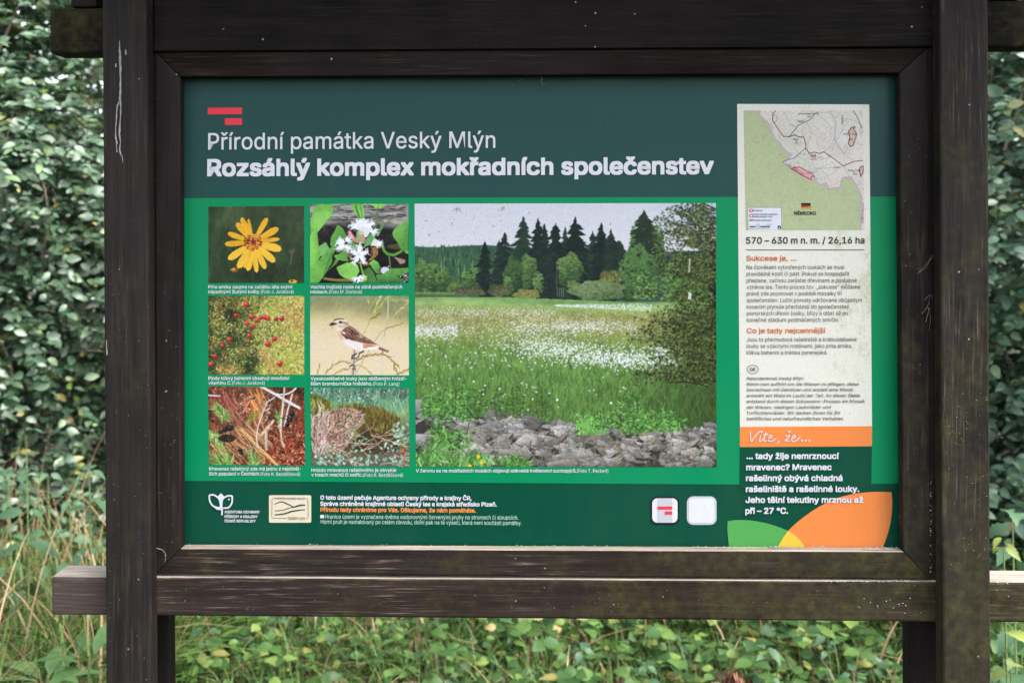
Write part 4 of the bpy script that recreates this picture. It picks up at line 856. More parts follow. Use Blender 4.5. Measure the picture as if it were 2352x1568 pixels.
def picture(name, img, corners, lev=2, label=None):
    h, w = img.shape[:2]; Q = [np.array(at(x, y, -.0004 * lev) - ROOT) for x, y in corners]     # TL TR BR BL
    u = np.linspace(0, 1, w)[None, :, None]; v = np.linspace(0, 1, h)[:, None, None]
    V = (Q[0] * (1 - u) + Q[1] * u) * (1 - v) + (Q[3] * (1 - u) + Q[2] * u) * v
    I = np.arange(w * h).reshape(h, w); F = np.stack([I[1:, :-1], I[1:, 1:], I[:-1, 1:], I[:-1, :-1]], -1).reshape(-1, 4)
    rr = np.random.RandomState(len(name)); im = img
    for ax in (0, 1): im = .25 * np.roll(im, 1, ax) + .5 * im + .25 * np.roll(im, -1, ax)       # the print's own softness
    im = .35 * img + .65 * im; im[[0, -1]] = img[[0, -1]]; im[:, [0, -1]] = img[:, [0, -1]]
    im = im * (1 + (.30 * fine(img.shape[:2], rr)[..., None] - .15) * np.clip((.78 - im.mean(-1, keepdims=True)) / .3, 0, 1))
    im = np.clip(im * (1 + rr.normal(0, .03, img.shape[:2])[..., None]) + rr.normal(0, .012, img.shape), 0, 1)
    o = link(name, mesh_np(name, V.reshape(-1, 3), F, lin(im).reshape(-1, 3) * PK), M_pic, panel)
    if label: o['label'] = label
    return o
picture('picture', paint_arnica(230, 188), [Zc(108, 94), Zc(877, 89), Zc(877, 707), Zc(108, 707)], label='printed photo of a yellow daisy-like flower')
picture('picture', paint_bogbean(240, 190), [Zc(926, 74), Zc(1716, 71), Zc(1717, 706), Zc(926, 708)], label='printed photo of white fringed flowers among green leaves')
picture('picture', paint_cranberry(230, 188), [Zc(107, 811), Zc(879, 811), Zc(879, 1444), Zc(107, 1443)], label='printed photo of red berries on moss')
picture('picture', paint_whinchat(240, 192), [Zc(926, 811), Zc(1718, 811), Zc(1720, 1448), Zc(927, 1446)], label='printed photo of a small brown bird on a stem')
picture('picture', paint_ants(230, 188), [Zd(138, 170), Zd(1143, 182), Zd(1151, 998), Zd(147, 986)], label='printed photo of black ants on brown needles')
picture('picture', paint_nest(240, 188), [Zd(1206, 184), Zd(2236, 188), Zd(2242, 1008), Zd(1217, 998)], label='printed photo of a mossy ant mound')
picture('picture', paint_meadow(600, 528), [Ze(25, 34), Ze(1683, 31), Ze(1687, 1482), Ze(32, 1479)], label='large printed photo of a meadow with white tufts and spruces')
pic_map = picture('map', paint_map(430, 430), [Zm(190, 158), Zm(1395, 161), Zm(1411, 1368), Zm(213, 1369)], 3)
# lettering
FONT = None
try:
    fp = os.path.join(bpy.utils.system_resource('DATAFILES'), 'fonts', 'Inter.woff2')
    if os.path.exists(fp): FONT = bpy.data.fonts.load(fp)
except Exception: FONT = None
from mathutils.geometry import interpolate_bezier, tessellate_polygon
def text_geo(s, off=0.0, shear=0.0):
    """the letters' outlines, each outline filled by itself with its own counters cut out"""
    cu = bpy.data.curves.new('t', 'FONT'); cu.body = s; cu.shear = shear
    if FONT: cu.font = FONT
    o = bpy.data.objects.new('t', cu); sc.collection.objects.link(o); bpy.context.view_layer.update()
    cv = o.to_curve(bpy.context.evaluated_depsgraph_get(), apply_modifiers=False); loops = []
    for sp in cv.splines:
        B = sp.bezier_points; pts = []
        for i in range(len(B)):
            p, q = B[i], B[(i + 1) % len(B)]
            straight = (p.handle_right - p.co).cross(q.co - p.co).length < 1e-6 and (q.handle_left - q.co).cross(q.co - p.co).length < 1e-6
            pts += [(v.x, v.y) for v in interpolate_bezier(p.co, p.handle_right, q.handle_left, q.co, 2 if straight else 5)[:-1]]
        P = np.array(pts)
        if len(P) > 2: loops.append((P, .5 * float(np.sum(P[:, 0] * np.roll(P[:, 1], -1) - np.roll(P[:, 0], -1) * P[:, 1]))))
    o.to_curve_clear(); bpy.data.objects.remove(o); bpy.data.curves.remove(cu)
    sg = -1 if max(loops, key=lambda l: abs(l[1]))[1] < 0 else 1
    outs = [[l[0]] for l in loops if l[1] * sg > 0]
    def inside(p, P):
        x, y = p; a, c_ = P, np.roll(P, -1, 0); k = (a[:, 1] > y) != (c_[:, 1] > y)
        return bool(np.sum(k & (x < (c_[:, 0] - a[:, 0]) * (y - a[:, 1]) / np.where(k, c_[:, 1] - a[:, 1], 1) + a[:, 0])) % 2)
    for l in loops:
        if l[1] * sg > 0: continue
        for g in outs:
            if g[0][:, 0].min() <= l[0][0, 0] <= g[0][:, 0].max() and inside(l[0][0], g[0]): g.append(l[0]); break
    V, F, G = [], [], []
    for gi, g in enumerate(outs):
        n0 = len(V)
        for t in tessellate_polygon([[Vector((x, y, 0)) for x, y in P] for P in g]): F.append(tuple(n0 + i for i in t)); G.append(gi)
        for P in g: V += [tuple(p) for p in P]
    text_geo.groups = G
    return np.array(V), F
CAPH = text_geo('H')[0][:, 1].max()
trnd = random.Random(3)
def lettering(name, lines, mat, lev=4, parent=None):
    """lines: (text, left, right, baseline left, baseline right, cap height, weight, slant, turn) in photo units"""
    VV, FF = [], []
    for ln in lines:
        s, x0, x1, y0, y1, cap = ln[:6]; off = ln[6] if len(ln) > 6 else 0; sh = ln[7] if len(ln) > 7 else 0
        V, F = text_geo(s, 0, sh); G = text_geo.groups; a, b = V[:, 0].min(), V[:, 0].max(); n0 = len(VV)
        k = cap / CAPH; dx, dy = x1 - x0, y1 - y0; L = math.hypot(dx, dy)
        turned = len(ln) > 8 and ln[8]
        r_ = off * 1.0; ring_ = [(0, 0)] if off <= 0 else [(0, 0)] + [(r_ * i, r_ * j) for i in (-1, 0, 1) for j in (-1, 0, 1) if i or j]
        for ci, (sx_, sy_) in enumerate(ring_):          # a heavier weight is the letter struck again, a hair to each side
            loc = []
            for x, y in V:
                t = (x + sx_ - a + off) / (b - a + 2 * off) if off > 0 else (x - a) / (b - a); yv = (y + sy_ + off) * CAPH / (CAPH + 2 * off) if off > 0 else y
                if turned: px, py = x0 + dx * t - dy / L * -yv * k, y0 + dy * t + dx / L * -yv * k
                else: px, py = x0 + dx * t, y0 + dy * t - yv * k
                loc.append(at(px, py, -.0004 * lev - .000016 * ci) - ROOT)
            for f, gi in zip(F, G):                       # strokes of a letter that overlap lie a hair apart
                e = Vector((0, .000003 * (gi % 5), 0)); n0 = len(VV); VV += [loc[i] + e for i in f]
                a3, b3, c3 = VV[n0], VV[n0 + 1], VV[n0 + 2]; idx = tuple(range(n0, n0 + len(f)))
                FF.append(idx if (b3 - a3).cross(c3 - a3).y < 0 else idx[::-1])
    me = bpy.data.meshes.new(name); me.from_pydata(VV, [], FF); me.update()
    return link(name, me, mat, parent or panel)
B = .020   # bold
lettering('title_text', [('Přírodní památka Veský Mlýn', 478, 1137.6, 344, 339.8, 38, .006)], MI['white'])
lettering('heading_text', [('Rozsáhlý komplex mokřadních společenstev', 476, 1639.4, 405.4, 400.3, 40, .026)], MI['white'])
def cap_(*rows):
    lettering('caption_text', [(s, *Z(x0, y0), Z(x1, y1)[0], Z(x1, y1)[1], c_, w_) for Z, s, x0, y0, x1, y1, c_, w_ in [(r[0], r[1], r[2], r[3], r[4], r[5], r[6], r[7]) for r in rows]], MI['white'])
def cap(*rows):
    out = []
    for Z, s, x0, x1, yb, c_, w_ in rows:
        a = Z(x0, yb); b = Z(x1, yb); out.append((s, a[0], b[0], a[1], b[1], c_, w_))
    lettering('caption_text', out, MI['white'])
cb, cr = .011, .0
cap((Zc, 'Prha arnika zaujme na začátku léta svými', 106, 782, 752, 8.0, cb), (Zc, 'nápadnými žlutými květy.', 106, 523, 791, 8.0, cb), (Zc, '(Foto J. Juráková)', 531, 793, 791, 8.0, cr))
cap((Zc, 'Vachta trojlistá roste na silně podmáčených', 927, 1666, 752, 8.0, cb), (Zc, 'místech.', 927, 1072, 792, 8.0, cb), (Zc, '(Foto M. Dortová)', 1079, 1342, 792, 8.0, cr))
cap((Zc, 'Plody klikvy bahenní obsahují množství', 107, 760, 1485, 8.0, cb), (Zc, 'vitamínu C.', 107, 292, 1523, 8.0, cb), (Zc, '(Foto J. Juráková)', 299, 560, 1523, 8.0, cr))
cap((Zc, 'Vysokostébelné louky jsou oblíbeným hnízdi-', 929, 1702, 1488, 8.0, cb), (Zc, 'štěm bramborníčka hnědého.', 929, 1426, 1529, 8.0, cb), (Zc, '(Foto P. Lang)', 1433, 1642, 1530, 8.0, cr))
cap((Zd, 'Mravenec rašelinný zde má jednu z nejsilněj-', 147, 1108, 1047, 8.0, cb), (Zd, 'ších populací v Čechách.', 147, 680, 1099, 8.0, cb), (Zd, '(Foto K. Bezděčková)', 687, 1098, 1103, 8.0, cr))
cap((Zd, 'Hnízdo mravence rašelinného je obvykle', 1216, 2104, 1061, 8.0, cb), (Zd, 'v trsech mechů či ostřic.', 1216, 1750, 1110, 8.0, cb), (Zd, '(Foto K. Bezděčková)', 1757, 2174, 1113, 8.0, cr))
cap((Ze, 'V červnu se na mokřadních loukách objevují odkvetlá květenství suchopýrů.', 32, 916, 1511, 8.0, cb), (Ze, '(Foto T. Peckert)', 920, 1091, 1512, 8.0, cr))
lettering('elevation_text', [('570 – 630 m n. m. / 26,16 ha', 1713.6, 1985.8, 560, 559.2, 15.3, .012)], MI['dkgreen'])
pquad('rule_line', [(1713.6, 573.2), (1986, 572.9), (1986, 574.3), (1713.6, 574.6)], MI['dkgreen'], 4, panel)
lettering('subheading_text', [('Sukcese je, ...', 1714.6, 1829, 598.9, 598.6, 11.8, .012)], MI['rust']); lettering('subheading_text', [('Co je tady nejcennější', 1715.6, 1896.6, 765, 764.6, 11.8, .012)], MI['rust'])
P1 = ['Na člověkem vytvořených loukách se musí', 'pravidelně kosit či pást. Pokud se hospodařit', 'přestane, začnou zarůstat dřevinami a postupně', 'vznikne les. Tento proces tzv. „sukcese“ můžeme', 'právě zde pozorovat v podobě mozaiky tří', 'společenstev. Luční porosty udržované občasným', 'kosením plynule přecházejí do společenstev', 'pionýrských dřevin (osiky, břízy a olše) až po', 'konečné stádium podmáčených smrčin.']
E1 = [1939.7, 1950.6, 1968, 1975.7, 1933.8, 1979.7, 1950, 1947.4, 1927.3]; Y1 = [618.3, 633.5, 648.7, 663.6, 678.6, 693.8, 708.9, 723.9, 739.1]
lettering('paragraph_text', [(s, 1714.6 + i * .1, e, y, y - .4, 9.4, -.002) for i, (s, e, y) in enumerate(zip(P1, E1, Y1))], MI['text'])
P2 = ['Jsou to přechodová rašeliniště a krátkostébelné', 'louky se vzácnými rostlinami, jako prha arnika,', 'klikva bahenní a lněnka pyrenejská.']
lettering('paragraph_text', [(s, 1715, e, y, y - .4, 9.4, -.002) for s, e, y in zip(P2, [1967.8, 1957.3, 1901], [784.2, 799, 814.1])], MI['text'])
P3 = ['Naturdenkmal Veský Mlýn', 'Wenn man aufhört um die Wiesen zu pflegen, diese', 'bewachsen mit Gehölzen und anstatt eine Wiese', 'entsteht ein Wald im Laufe der Zeit. An dieser Stelle', 'entstand durch diesen Sukzession-Prozess ein Mosaik', 'der Wiesen, niedrigen Laubwälder und', 'Torffichtenwälder. Wir danken Ihnen für Ihr', 'behilfliches und naturfreundliches Verhalten.']
lettering('paragraph_text', [(s, 1714.8, e, y, y - .3, 7.4, .002, .22) for s, e, y in zip(P3, [1845.7, 1972.5, 1958.7, 1975.3, 1987.3, 1909, 1930.8, 1937.9], [872.5, 885.6, 898.5, 911.9, 925.1, 938.5, 951.6, 964.7])], MI['text'])
def ring(name, cx, cy, rx, ry, w, mat, lev):
    bm = bmesh.new(); n = 40; A, Bv = [], []
    for i in range(n):
        a = i / n * 2 * math.pi
        A.append(bm.verts.new(at(cx + rx * math.cos(a), cy + ry * math.sin(a), -.0004 * lev) - ROOT)); Bv.append(bm.verts.new(at(cx + (rx - w) * math.cos(a), cy + (ry - w) * math.sin(a), -.0004 * lev) - ROOT))
    for i in range(n): j = (i + 1) % n; bm.faces.new((A[j], A[i], Bv[i], Bv[j]))
    bmesh.ops.recalc_face_normals(bm, faces=bm.faces); me = bpy.data.meshes.new(name); bm.to_mesh(me); bm.free(); return link(name, me, mat, panel)
ring('language_badge', 1728.9, 848, 13.7, 10.3, 1.2, MI['dkgreen'], 4); lettering('language_text', [('DE', 1722.3, 1735.8, 852, 852, 7.6, .012)], MI['dkgreen'])
def stroke_mesh(name, strokes, mat, lev, parent=None):
    """flat pen strokes: each a list of points (photo units) with a width, or (x, y, width) points"""
    bm = bmesh.new()
    for si, (pts, w) in enumerate(strokes):
        P = [np.array(p[:2], float) for p in pts]; n = len(P); L, Rr = [], []
        for i, p in enumerate(P):
            d = P[min(i + 1, n - 1)] - P[max(i - 1, 0)]; d = d / (np.hypot(*d) + 1e-9); q = np.array([-d[1], d[0]]); ww = (pts[i][2] if len(pts[i]) > 2 else w) / 2
            a, b = p + q * ww, p - q * ww; yy = -.0004 * lev - .00003 * si
            L.append(bm.verts.new(at(a[0], a[1], yy) - ROOT)); Rr.append(bm.verts.new(at(b[0], b[1], yy) - ROOT))
        for i in range(n - 1): bm.faces.new((L[i], L[i + 1], Rr[i + 1], Rr[i]))
    bm.normal_update()
    bmesh.ops.reverse_faces(bm, faces=[f for f in bm.faces if f.normal.y > 0])
    me = bpy.data.meshes.new(name); bm.to_mesh(me); bm.free(); return link(name, me, mat, parent or panel)
def smooth(P, n=8):
    P = [np.array(p, float) for p in P]; P = [2 * P[0] - P[1]] + P + [2 * P[-1] - P[-2]]; out = []
    for i in range(1, len(P) - 2):
        p0, p1, p2, p3 = P[i - 1:i + 3]
        for t in np.linspace(0, 1, n, endpoint=False): out.append(tuple(.5 * (2 * p1 + (p2 - p0) * t + (2 * p0 - 5 * p1 + 4 * p2 - p3) * t * t + (3 * p1 - 3 * p2 + p3 - p0) * t ** 3)))
    out.append(tuple(P[-2])); return out
def script_word(strokes, w): return [([Z4(*p) for p in smooth(s)], w) for s in strokes]
stroke_mesh('script_text', script_word([
    [(203, 614), (206, 650), (212, 692), (240, 655), (268, 622), (284, 612), (290, 617)],
    [(290, 645), (280, 672), (278, 690), (290, 690), (303, 678), (316, 660), (328, 622)], [(292, 622), (306, 608)],
    [(328, 618), (318, 655), (312, 684), (322, 692), (338, 684)], [(305, 640), (346, 634)],
    [(345, 670), (366, 664), (378, 650), (370, 642), (356, 652), (348, 676), (358, 692), (384, 688), (414, 664)], [(431, 686), (432, 698), (418, 712)],
    [(488, 650), (512, 646), (520, 650), (500, 670), (482, 690), (498, 686), (522, 690)], [(508, 608), (516, 620), (530, 606)],
    [(528, 676), (556, 664), (568, 650), (560, 642), (546, 652), (536, 676), (544, 692), (570, 688), (606, 656)]], 2.1), MI['white'], 4)
for x in (622, 650, 680): pquad('script_text', [Z4(x + 8 * math.cos(R(a)), 686 + 8 * math.sin(R(a))) for a in range(0, 360, 45)], MI['white'], 4, panel)
P4 = ['... tady žije nemrznoucí', 'mravenec? Mravenec', 'rašelinný obývá chladná', 'rašeliniště a rašelinné louky.', 'Jeho tělní tekutiny mrznou až', 'při – 27 °C.']
lettering('paragraph_text', [(s, x, e, y, y - .3, 14.2, .026) for s, x, e, y in zip(P4, [1714.5, 1713.8, 1713.3, 1713, 1712.3, 1711.8], [1927.3, 1910.2, 1935.3, 1973.6, 1982.7, 1810.3], [1053.8, 1079.5, 1104.4, 1129.5, 1154.4, 1179.5])], MI['white'], lev=6)
# footer
def fl(s, x0, x1, y0, y1, c_, w_): a = Z5(x0, y0); b = Z5(x1, y1); return (s, a[0], b[0], a[1], b[1], c_, w_)
lettering('footer_text', [fl('O toto území pečuje Agentura ochrany přírody a krajiny ČR,', 842, 1858, 130, 134, 10, .026), fl('Správa chráněné krajinné oblasti Český les a krajské středisko Plzeň.', 842, 2028, 171, 176, 10, .026)], MI['white'])
lettering('footer_text', [fl('Přírodu tady chráníme pro Vás. Děkujeme, že nám pomáháte.', 843, 1887, 211, 217, 10, .026)], MI['lorange'])
lettering('footer_text', [fl('Hranice území je vyznačena dvěma vodorovnými červenými pruhy na stromech či sloupcích.', 874, 2172, 257, 263, 9.4, -.002), fl('Horní pruh je namalovaný po celém obvodu, dolní pak na té výseči, která není součástí památky.', 845, 2194, 291, 300, 9.4, -.002)], MI['mint'])
pquad('bullet_square', [Z5(842, 232), Z5(866, 232), Z5(866, 254), Z5(842, 254)], MI['white'], 4, panel)
lettering('agency_text', [fl('AGENTURA OCHRANY', 198, 435, 221, 222, 6.3, .022), fl('PŘÍRODY A KRAJINY', 198, 421, 252, 253, 6.3, .022), fl('ČESKÉ REPUBLIKY', 198, 408, 282, 283, 6.3, .022)], MI['white'])
z5 = lambda S, w: [([Z5(*p) for p in smooth(s)], w) for s in S]
stroke_mesh('agency_emblem', z5([[(96, 100), (100, 140), (122, 172), (160, 184), (172, 180)], [(96, 99), (126, 98), (158, 120), (170, 152), (172, 184)], [(250, 104), (248, 150), (226, 182), (190, 186)], [(250, 104), (214, 106), (184, 130), (178, 180)],
                              [(182, 180), (182, 210), (181, 234)], [(136, 180), (150, 192), (180, 194)]], 3.6), MI['white'], 4)
pquad('agency_emblem', [Z5(*p) for p in ((175, 86), (196, 108), (178, 128), (170, 150), (158, 116), (152, 108))], MI['white'], 3, panel)
pquad('agency_emblem', [Z5(228 + 6 * math.cos(R(a)), 128 + 6 * math.sin(R(a))) for a in range(0, 360, 45)], MI['white'], 4, panel)
pquad('forest_badge', [Z5(*p) for p in rrect(497, 100, 781, 284, 10)], MI['cream'], 2, panel)
stroke_mesh('forest_badge', [([Z5(*p) for p in q], 1.0) for q in ([(528, 118), (518, 124), (516, 245), (524, 254), (616, 255)], [(742, 121), (758, 124), (761, 246), (754, 256), (746, 256)])] + [([(*Z5(x, y), w) for x, y, w in smooth(q)], 1) for q in (
    [(534, 160, 1.6), (580, 144, 2.2), (620, 158, 2.4), (664, 180, 1.8)], [(640, 184, .6), (670, 178, 2.8), (704, 168, 3.4), (740, 166, 2.6)], [(536, 204, 1.6), (590, 200, 1.6), (640, 184, 1.6), (680, 178, 1.2)], [(536, 232, 2.4), (600, 224, 3.0), (660, 206, 3.0), (740, 196, 1.8)])], MI['dkgreen'], 3)
lettering('forest_badge_text', [fl('CHRÁNĚNÁ KRAJINNÁ OBLAST', 532, 740, 126, 128, 3.8, .008), fl('ČESKÝ LES', 624, 738, 263, 264, 5.6, .004)], MI['dkgreen'])
# map lettering
M_mt = printed('print_map_ink', C(58, 58, 58)); M_mr = printed('print_map_red', C(160, 84, 90))
def ml(s, x0, y0, x1, y1, c_, w_=0.0, turned=False): a = Zm(x0, y0); b = Zm(x1, y1); return (s, a[0], b[0], a[1], b[1], c_ / 4.4057, w_, 0, turned)
lettering('map_text', [ml('U svicnové jedle', 745, 200, 950, 196, 20), ml('730', 832, 228, 870, 228, 18), ml('Závětří', 728, 276, 804, 278, 20), ml('Pleš', 692, 458, 746, 458, 20), ml('794', 706, 501, 747, 501, 18), ml('Velký Zvon', 1196, 404, 1336, 404, 20), ml('863', 1254, 457, 1292, 457, 18), ml('Václav', 1098, 742, 1172, 740, 20), ml('Malý Zvon', 1246, 774, 1376, 770, 20), ml('848', 1296, 808, 1336, 808, 18), ml('PLEŠ', 870, 626, 920, 626, 24, .012),
                       ml('CHKO ČESKÝ LES', 612, 702, 792, 812, 20, 0, True), ml('Kladivo', 1198, 294, 1196, 204, 20, 0, True), ml('CHKO ČESKÝ LES', 1402, 1290, 1402, 1086, 20, 0, True)], M_mt, lev=5)
lettering('map_text', [ml('751189', 866, 660, 936, 660, 19)], M_mr, lev=5); lettering('map_text', [ml('Plešský p.', 830, 806, 940, 772, 16, -.004, True)], printed('print_map_blue', C(120, 130, 160)), lev=5)
lettering('country_text', [ml('NĚMECKO', 702, 1213, 921, 1213, 34, .02)], MI['black'], lev=5)
lettering('legend_text', [ml('PP Na Kolmu', 286, 1175, 384, 1175, 14, .006), ml('Hranice ostatních maloplošných', 287, 1213, 534, 1213, 14, .006), ml('zvláště chráněných území', 287, 1237, 484, 1237, 14, .006), ml('Značená turistická trasa', 287, 1273, 470, 1273, 14, .006), ml('0', 231, 1316, 238, 1316, 11), ml('500', 322, 1316, 348, 1316, 11), ml('1 000 m', 416, 1316, 474, 1316, 11), ml('Zdroj dat: © CENIA 2012, © ČÚZK 2012', 232, 1355, 456, 1355, 9)], MI['black'], lev=5)

# dirt that has collected on the board
rnd = random.Random(5)
def crumbs(name, spots, mat, parent):
    bm = bmesh.new()
    for x, y, yy, s in spots:
        c = at(x, y, yy) - ROOT; r_ = bmesh.ops.create_icosphere(bm, subdivisions=1, radius=1)
        M = Matrix.Rotation(rnd.random() * 6, 3, 'Z')
        for v in r_['verts']: q = M @ Vector((v.co.x * (1 + rnd.uniform(-.4, .4)), v.co.y, v.co.z * .55 * (1 + rnd.uniform(-.4, .4)))); v.co = c + q * s
    me = bpy.data.meshes.new(name); bm.to_mesh(me); bm.free(); return link(name, me, mat, parent)
M_lich = plain('pale_lichen', (.20, .21, .185), .9)
sp = []
for i in range(300):
    t = rnd.random(); w = .25 + .75 * (t > .75)
    if rnd.random() > w: continue
    x = 420 + 1648 * t; y = 1248 + 7.6 * t
    sp.append((x, y + rnd.uniform(-1.2, 4), rnd.uniform(-.018, -.003), rnd.uniform(.0005, .0013) * (1.9 if t > .8 and rnd.random() < .5 else 1)))
for i in range(60): y = rnd.uniform(1180, 1262); sp.append((2068.5 + (y - 1180) * .02 + rnd.uniform(-2, 2.5), y, rnd.uniform(-.015, -.004), rnd.uniform(.0006, .0018)))
for i in range(60): x = rnd.uniform(1900, 2132); sp.append((x, 1333.5 + rnd.uniform(-1.5, 1.5), YB0 - .001, rnd.uniform(.0008, .0018)))
for i in range(46): sp.append((2137.5 + rnd.uniform(-1.5, 2), rnd.uniform(1100, 1420), YF - .0005, rnd.uniform(.0006, .0014)))
for i in range(16): sp.append((rnd.uniform(1960, 2130), rnd.uniform(1340, 1410), YB0 - .0003, rnd.uniform(.0005, .0015)))
for i in range(7): sp.append((2140 + abs(rnd.gauss(0, 1)) * 14 + 140, rnd.uniform(1310, 1400), YB0 - .0003, rnd.uniform(.0006, .0020)))
for i in range(60): sp.append((rnd.uniform(2170, 2272), rnd.uniform(900, 1300), YP - .0003, rnd.uniform(.0004, .0010)))
for i in range(40): sp.append((rnd.uniform(370, 1900), rnd.uniform(1340, 1410), YB0 - .0003, rnd.uniform(.0003, .0009)))
for i in range(60): sp.append((rnd.uniform(240, 342), rnd.uniform(500, 1560), YP - .0003, rnd.uniform(.0003, .0008)))
for i in range(70): sp.append((rnd.choice([rnd.uniform(362, 410), rnd.uniform(2072, 2130)]), rnd.uniform(200, 1250), YF - .0003, rnd.uniform(.0003, .0008)))
o = crumbs('lichen_crust', sp, M_lich, board); o['kind'] = 'stuff'
M_drop = plain('dried_dropping', (.14, .135, .135), .8)
Zl = lambda x, y: (x / 3.413, y / 3.413)
def ribbon(name, strokes, y, mat):
    o = stroke_mesh(name, strokes, mat, 0, board)
    for v in o.data.vertices: pass
    return o
def post_marks(name, strokes, Y, mat):
    bm = bmesh.new()
    for si, pts in enumerate(strokes):
        n = len(pts); L, Rr = [], []
        for i, (x, y, w) in enumerate(pts):
            a = at(x - w / 2, y, Y - .0004 - .00005 * si) - ROOT; b = at(x + w / 2, y, Y - .0004 - .00005 * si) - ROOT; L.append(bm.verts.new(a)); Rr.append(bm.verts.new(b))
        for i in range(n - 1): bm.faces.new((L[i], L[i + 1], Rr[i + 1], Rr[i]))
    me = bpy.data.meshes.new(name); bm.to_mesh(me); bm.free(); return link(name, me, mat, board)
def rough(pts, n=4):
    out = []
    for (x0, y0, w0), (x1, y1, w1) in zip(pts, pts[1:]):
        for i in range(n): t = i / n; out.append((x0 + (x1 - x0) * t + rnd.uniform(-.5, .5), y0 + (y1 - y0) * t, max(.5, (w0 + (w1 - w0) * t) * rnd.uniform(.7, 1.25))))
    out.append(pts[-1]); return out
dz = lambda L: rough([(x / 3.413, y / 3.413, w / 4.2) for x, y, w in L])
post_marks('dropping_streak', [dz([(937, 320, 5), (938, 380, 14), (940, 450, 20), (944, 540, 18), (944, 700, 18), (940, 790, 18)]), dz([(934, 795, 14), (918, 840, 14), (912, 940, 11), (906, 1010, 9), (906, 1060, 14), (916, 1120, 16), (912, 1150, 7), (918, 1195, 14)]), dz([(946, 790, 12), (945, 900, 11), (940, 975, 9), (938, 1000, 18), (936, 1060, 16), (944, 1120, 7), (938, 1170, 14), (944, 1210, 10), (958, 1225, 8), (963, 1275, 6)]), dz([(985, 390, 16), (987, 432, 12)]), dz([(908, 500, 14), (908, 528, 10)]), dz([(918, 1060, 18), (938, 1062, 16), (936, 1070, 10)])], YP, M_drop)
post_marks('dropping_streak', [rough([(244.5, 781, 1.6), (245, 800, 2), (245.5, 815, 2.6)])], YP, M_drop)
M_crk = plain('dark_crack', (.006, .005, .005), .9)  # near-black colour of the thin crack strips on the posts
post_marks('timber_crack', [[(2163 + i * 4, 303 + rnd.uniform(-.6, .6), 8) for i in range(2)]], YP, M_crk)
post_marks('timber_crack', [[(310, 380, .6), (313, 470, 1.4), (309, 560, .6)]], YP, M_crk); post_marks('timber_crack', [[(300, 930, .6), (306, 1000, 1.6), (310, 1070, .8), (313, 1090, .4)]], YP, M_crk)
# dry grass and threads caught on the right stile and along the top of the panel
def tube(bm, P, r0, r1, k=5):
    P = [Vector(p) for p in P]; rings = []
    for i, p in enumerate(P):
        d = (P[min(i + 1, len(P) - 1)] - P[max(i - 1, 0)]).normalized(); u = d.orthogonal().normalized(); v = d.cross(u); r_ = r0 + (r1 - r0) * i / max(1, len(P) - 1)
        rings.append([bm.verts.new(p + (u * math.cos(6.283 * j / k) + v * math.sin(6.283 * j / k)) * r_) for j in range(k)])
    for a, b in zip(rings, rings[1:]):
        for j in range(k): bm.faces.new((a[j], a[(j + 1) % k], b[(j + 1) % k], b[j]))
    bm.faces.new(rings[0][::-1]); bm.faces.new(rings[-1])
M_straw = plain('dry_straw', (.14, .11, .08), .8)
def straw(px, mat=M_straw, r=.00042):
    if len(px) > 1:
        for p_ in px: straw([p_], mat, r)
        return
    bm = bmesh.new()
    for pts, Y in px: tube(bm, [at(x, y, Y + .001 * math.sin(i * 2.1)) - ROOT for i, (x, y) in enumerate(smooth(pts, 5))], r, r * .4, 5)
    me = bpy.data.meshes.new('dry_stem'); bm.to_mesh(me); bm.free(); return link('dry_stem', me, mat, board)
straw([([(2108, 628), (2126, 608), (2140, 592), (2155, 572)], YF - .006), ([(2112, 625), (2130, 610), (2138, 585)], YF - .004), ([(2118, 720), (2132, 700), (2136, 680)], YF - .005), ([(2126, 740), (2134, 712), (2140, 706)], YF - .004), ([(2130, 700), (2137, 730), (2134, 760)], YF - .003), ([(2122, 690), (2138, 676), (2142, 690)], YF - .003)])
straw([([(358, 1258), (372, 1262), (380, 1272), (379, 1290)], YF - .003)], plain('tan_fibre', (.40, .28, .18), .8)); straw([([(1236, 170), (1244, 182), (1240, 190)], -.012), ([(1245, 172), (1245, 195), (1254, 193)], -.012), ([(1192, 186), (1200, 182)], -.012)], plain('moss_fibre', (.12, .12, .07), .8), .0005)
straw([([(980, 1426), (980, 1480), (980.5, 1545), (981, 1560), (990, 1566)], .01)], plain('brown_thread', (.10, .07, .04), .8), .0008)
# ---------------------------------------------------------------- leaves
def leaf_mat(name, stops, rough=.42, spec=.5, trans=.25):
    """leaf green that varies from leaf to leaf"""
    k = N(name); g = k.n('NewGeometry'); c = k.ramp(g.outputs['Random Per Island'], stops)
    n_ = k.noise(k.coord(), 30, 3); c = k.mix(k.ramp(n_, [(.3, 0), (.7, .35)]), c, (.02, .04, .015))
    k.to(c, 'Base Color'); k.b.inputs['Roughness'].default_value = rough; k.b.inputs['Specular IOR Level'].default_value = spec
    tr = k.n('BsdfTranslucent', inp={0: c}); mx = k.n('MixShader', inp={0: trans, 1: k.b.outputs[0], 2: tr.outputs[0]})
    k.t.links.new(mx.outputs[0], k.t.nodes['Material Output'].inputs[0]); return k.m
LT = np.array([0, .22, .5, .78, 1.0]); LW = np.array([.03, .40, .50, .32, .015])
LTS = np.array([0, .10, .16, .28, .34, .46, .52, .64, .70, .84, 1.0]); LWS = np.array([.03, .30, .26, .50, .40, .54, .40, .44, .30, .20, .01])
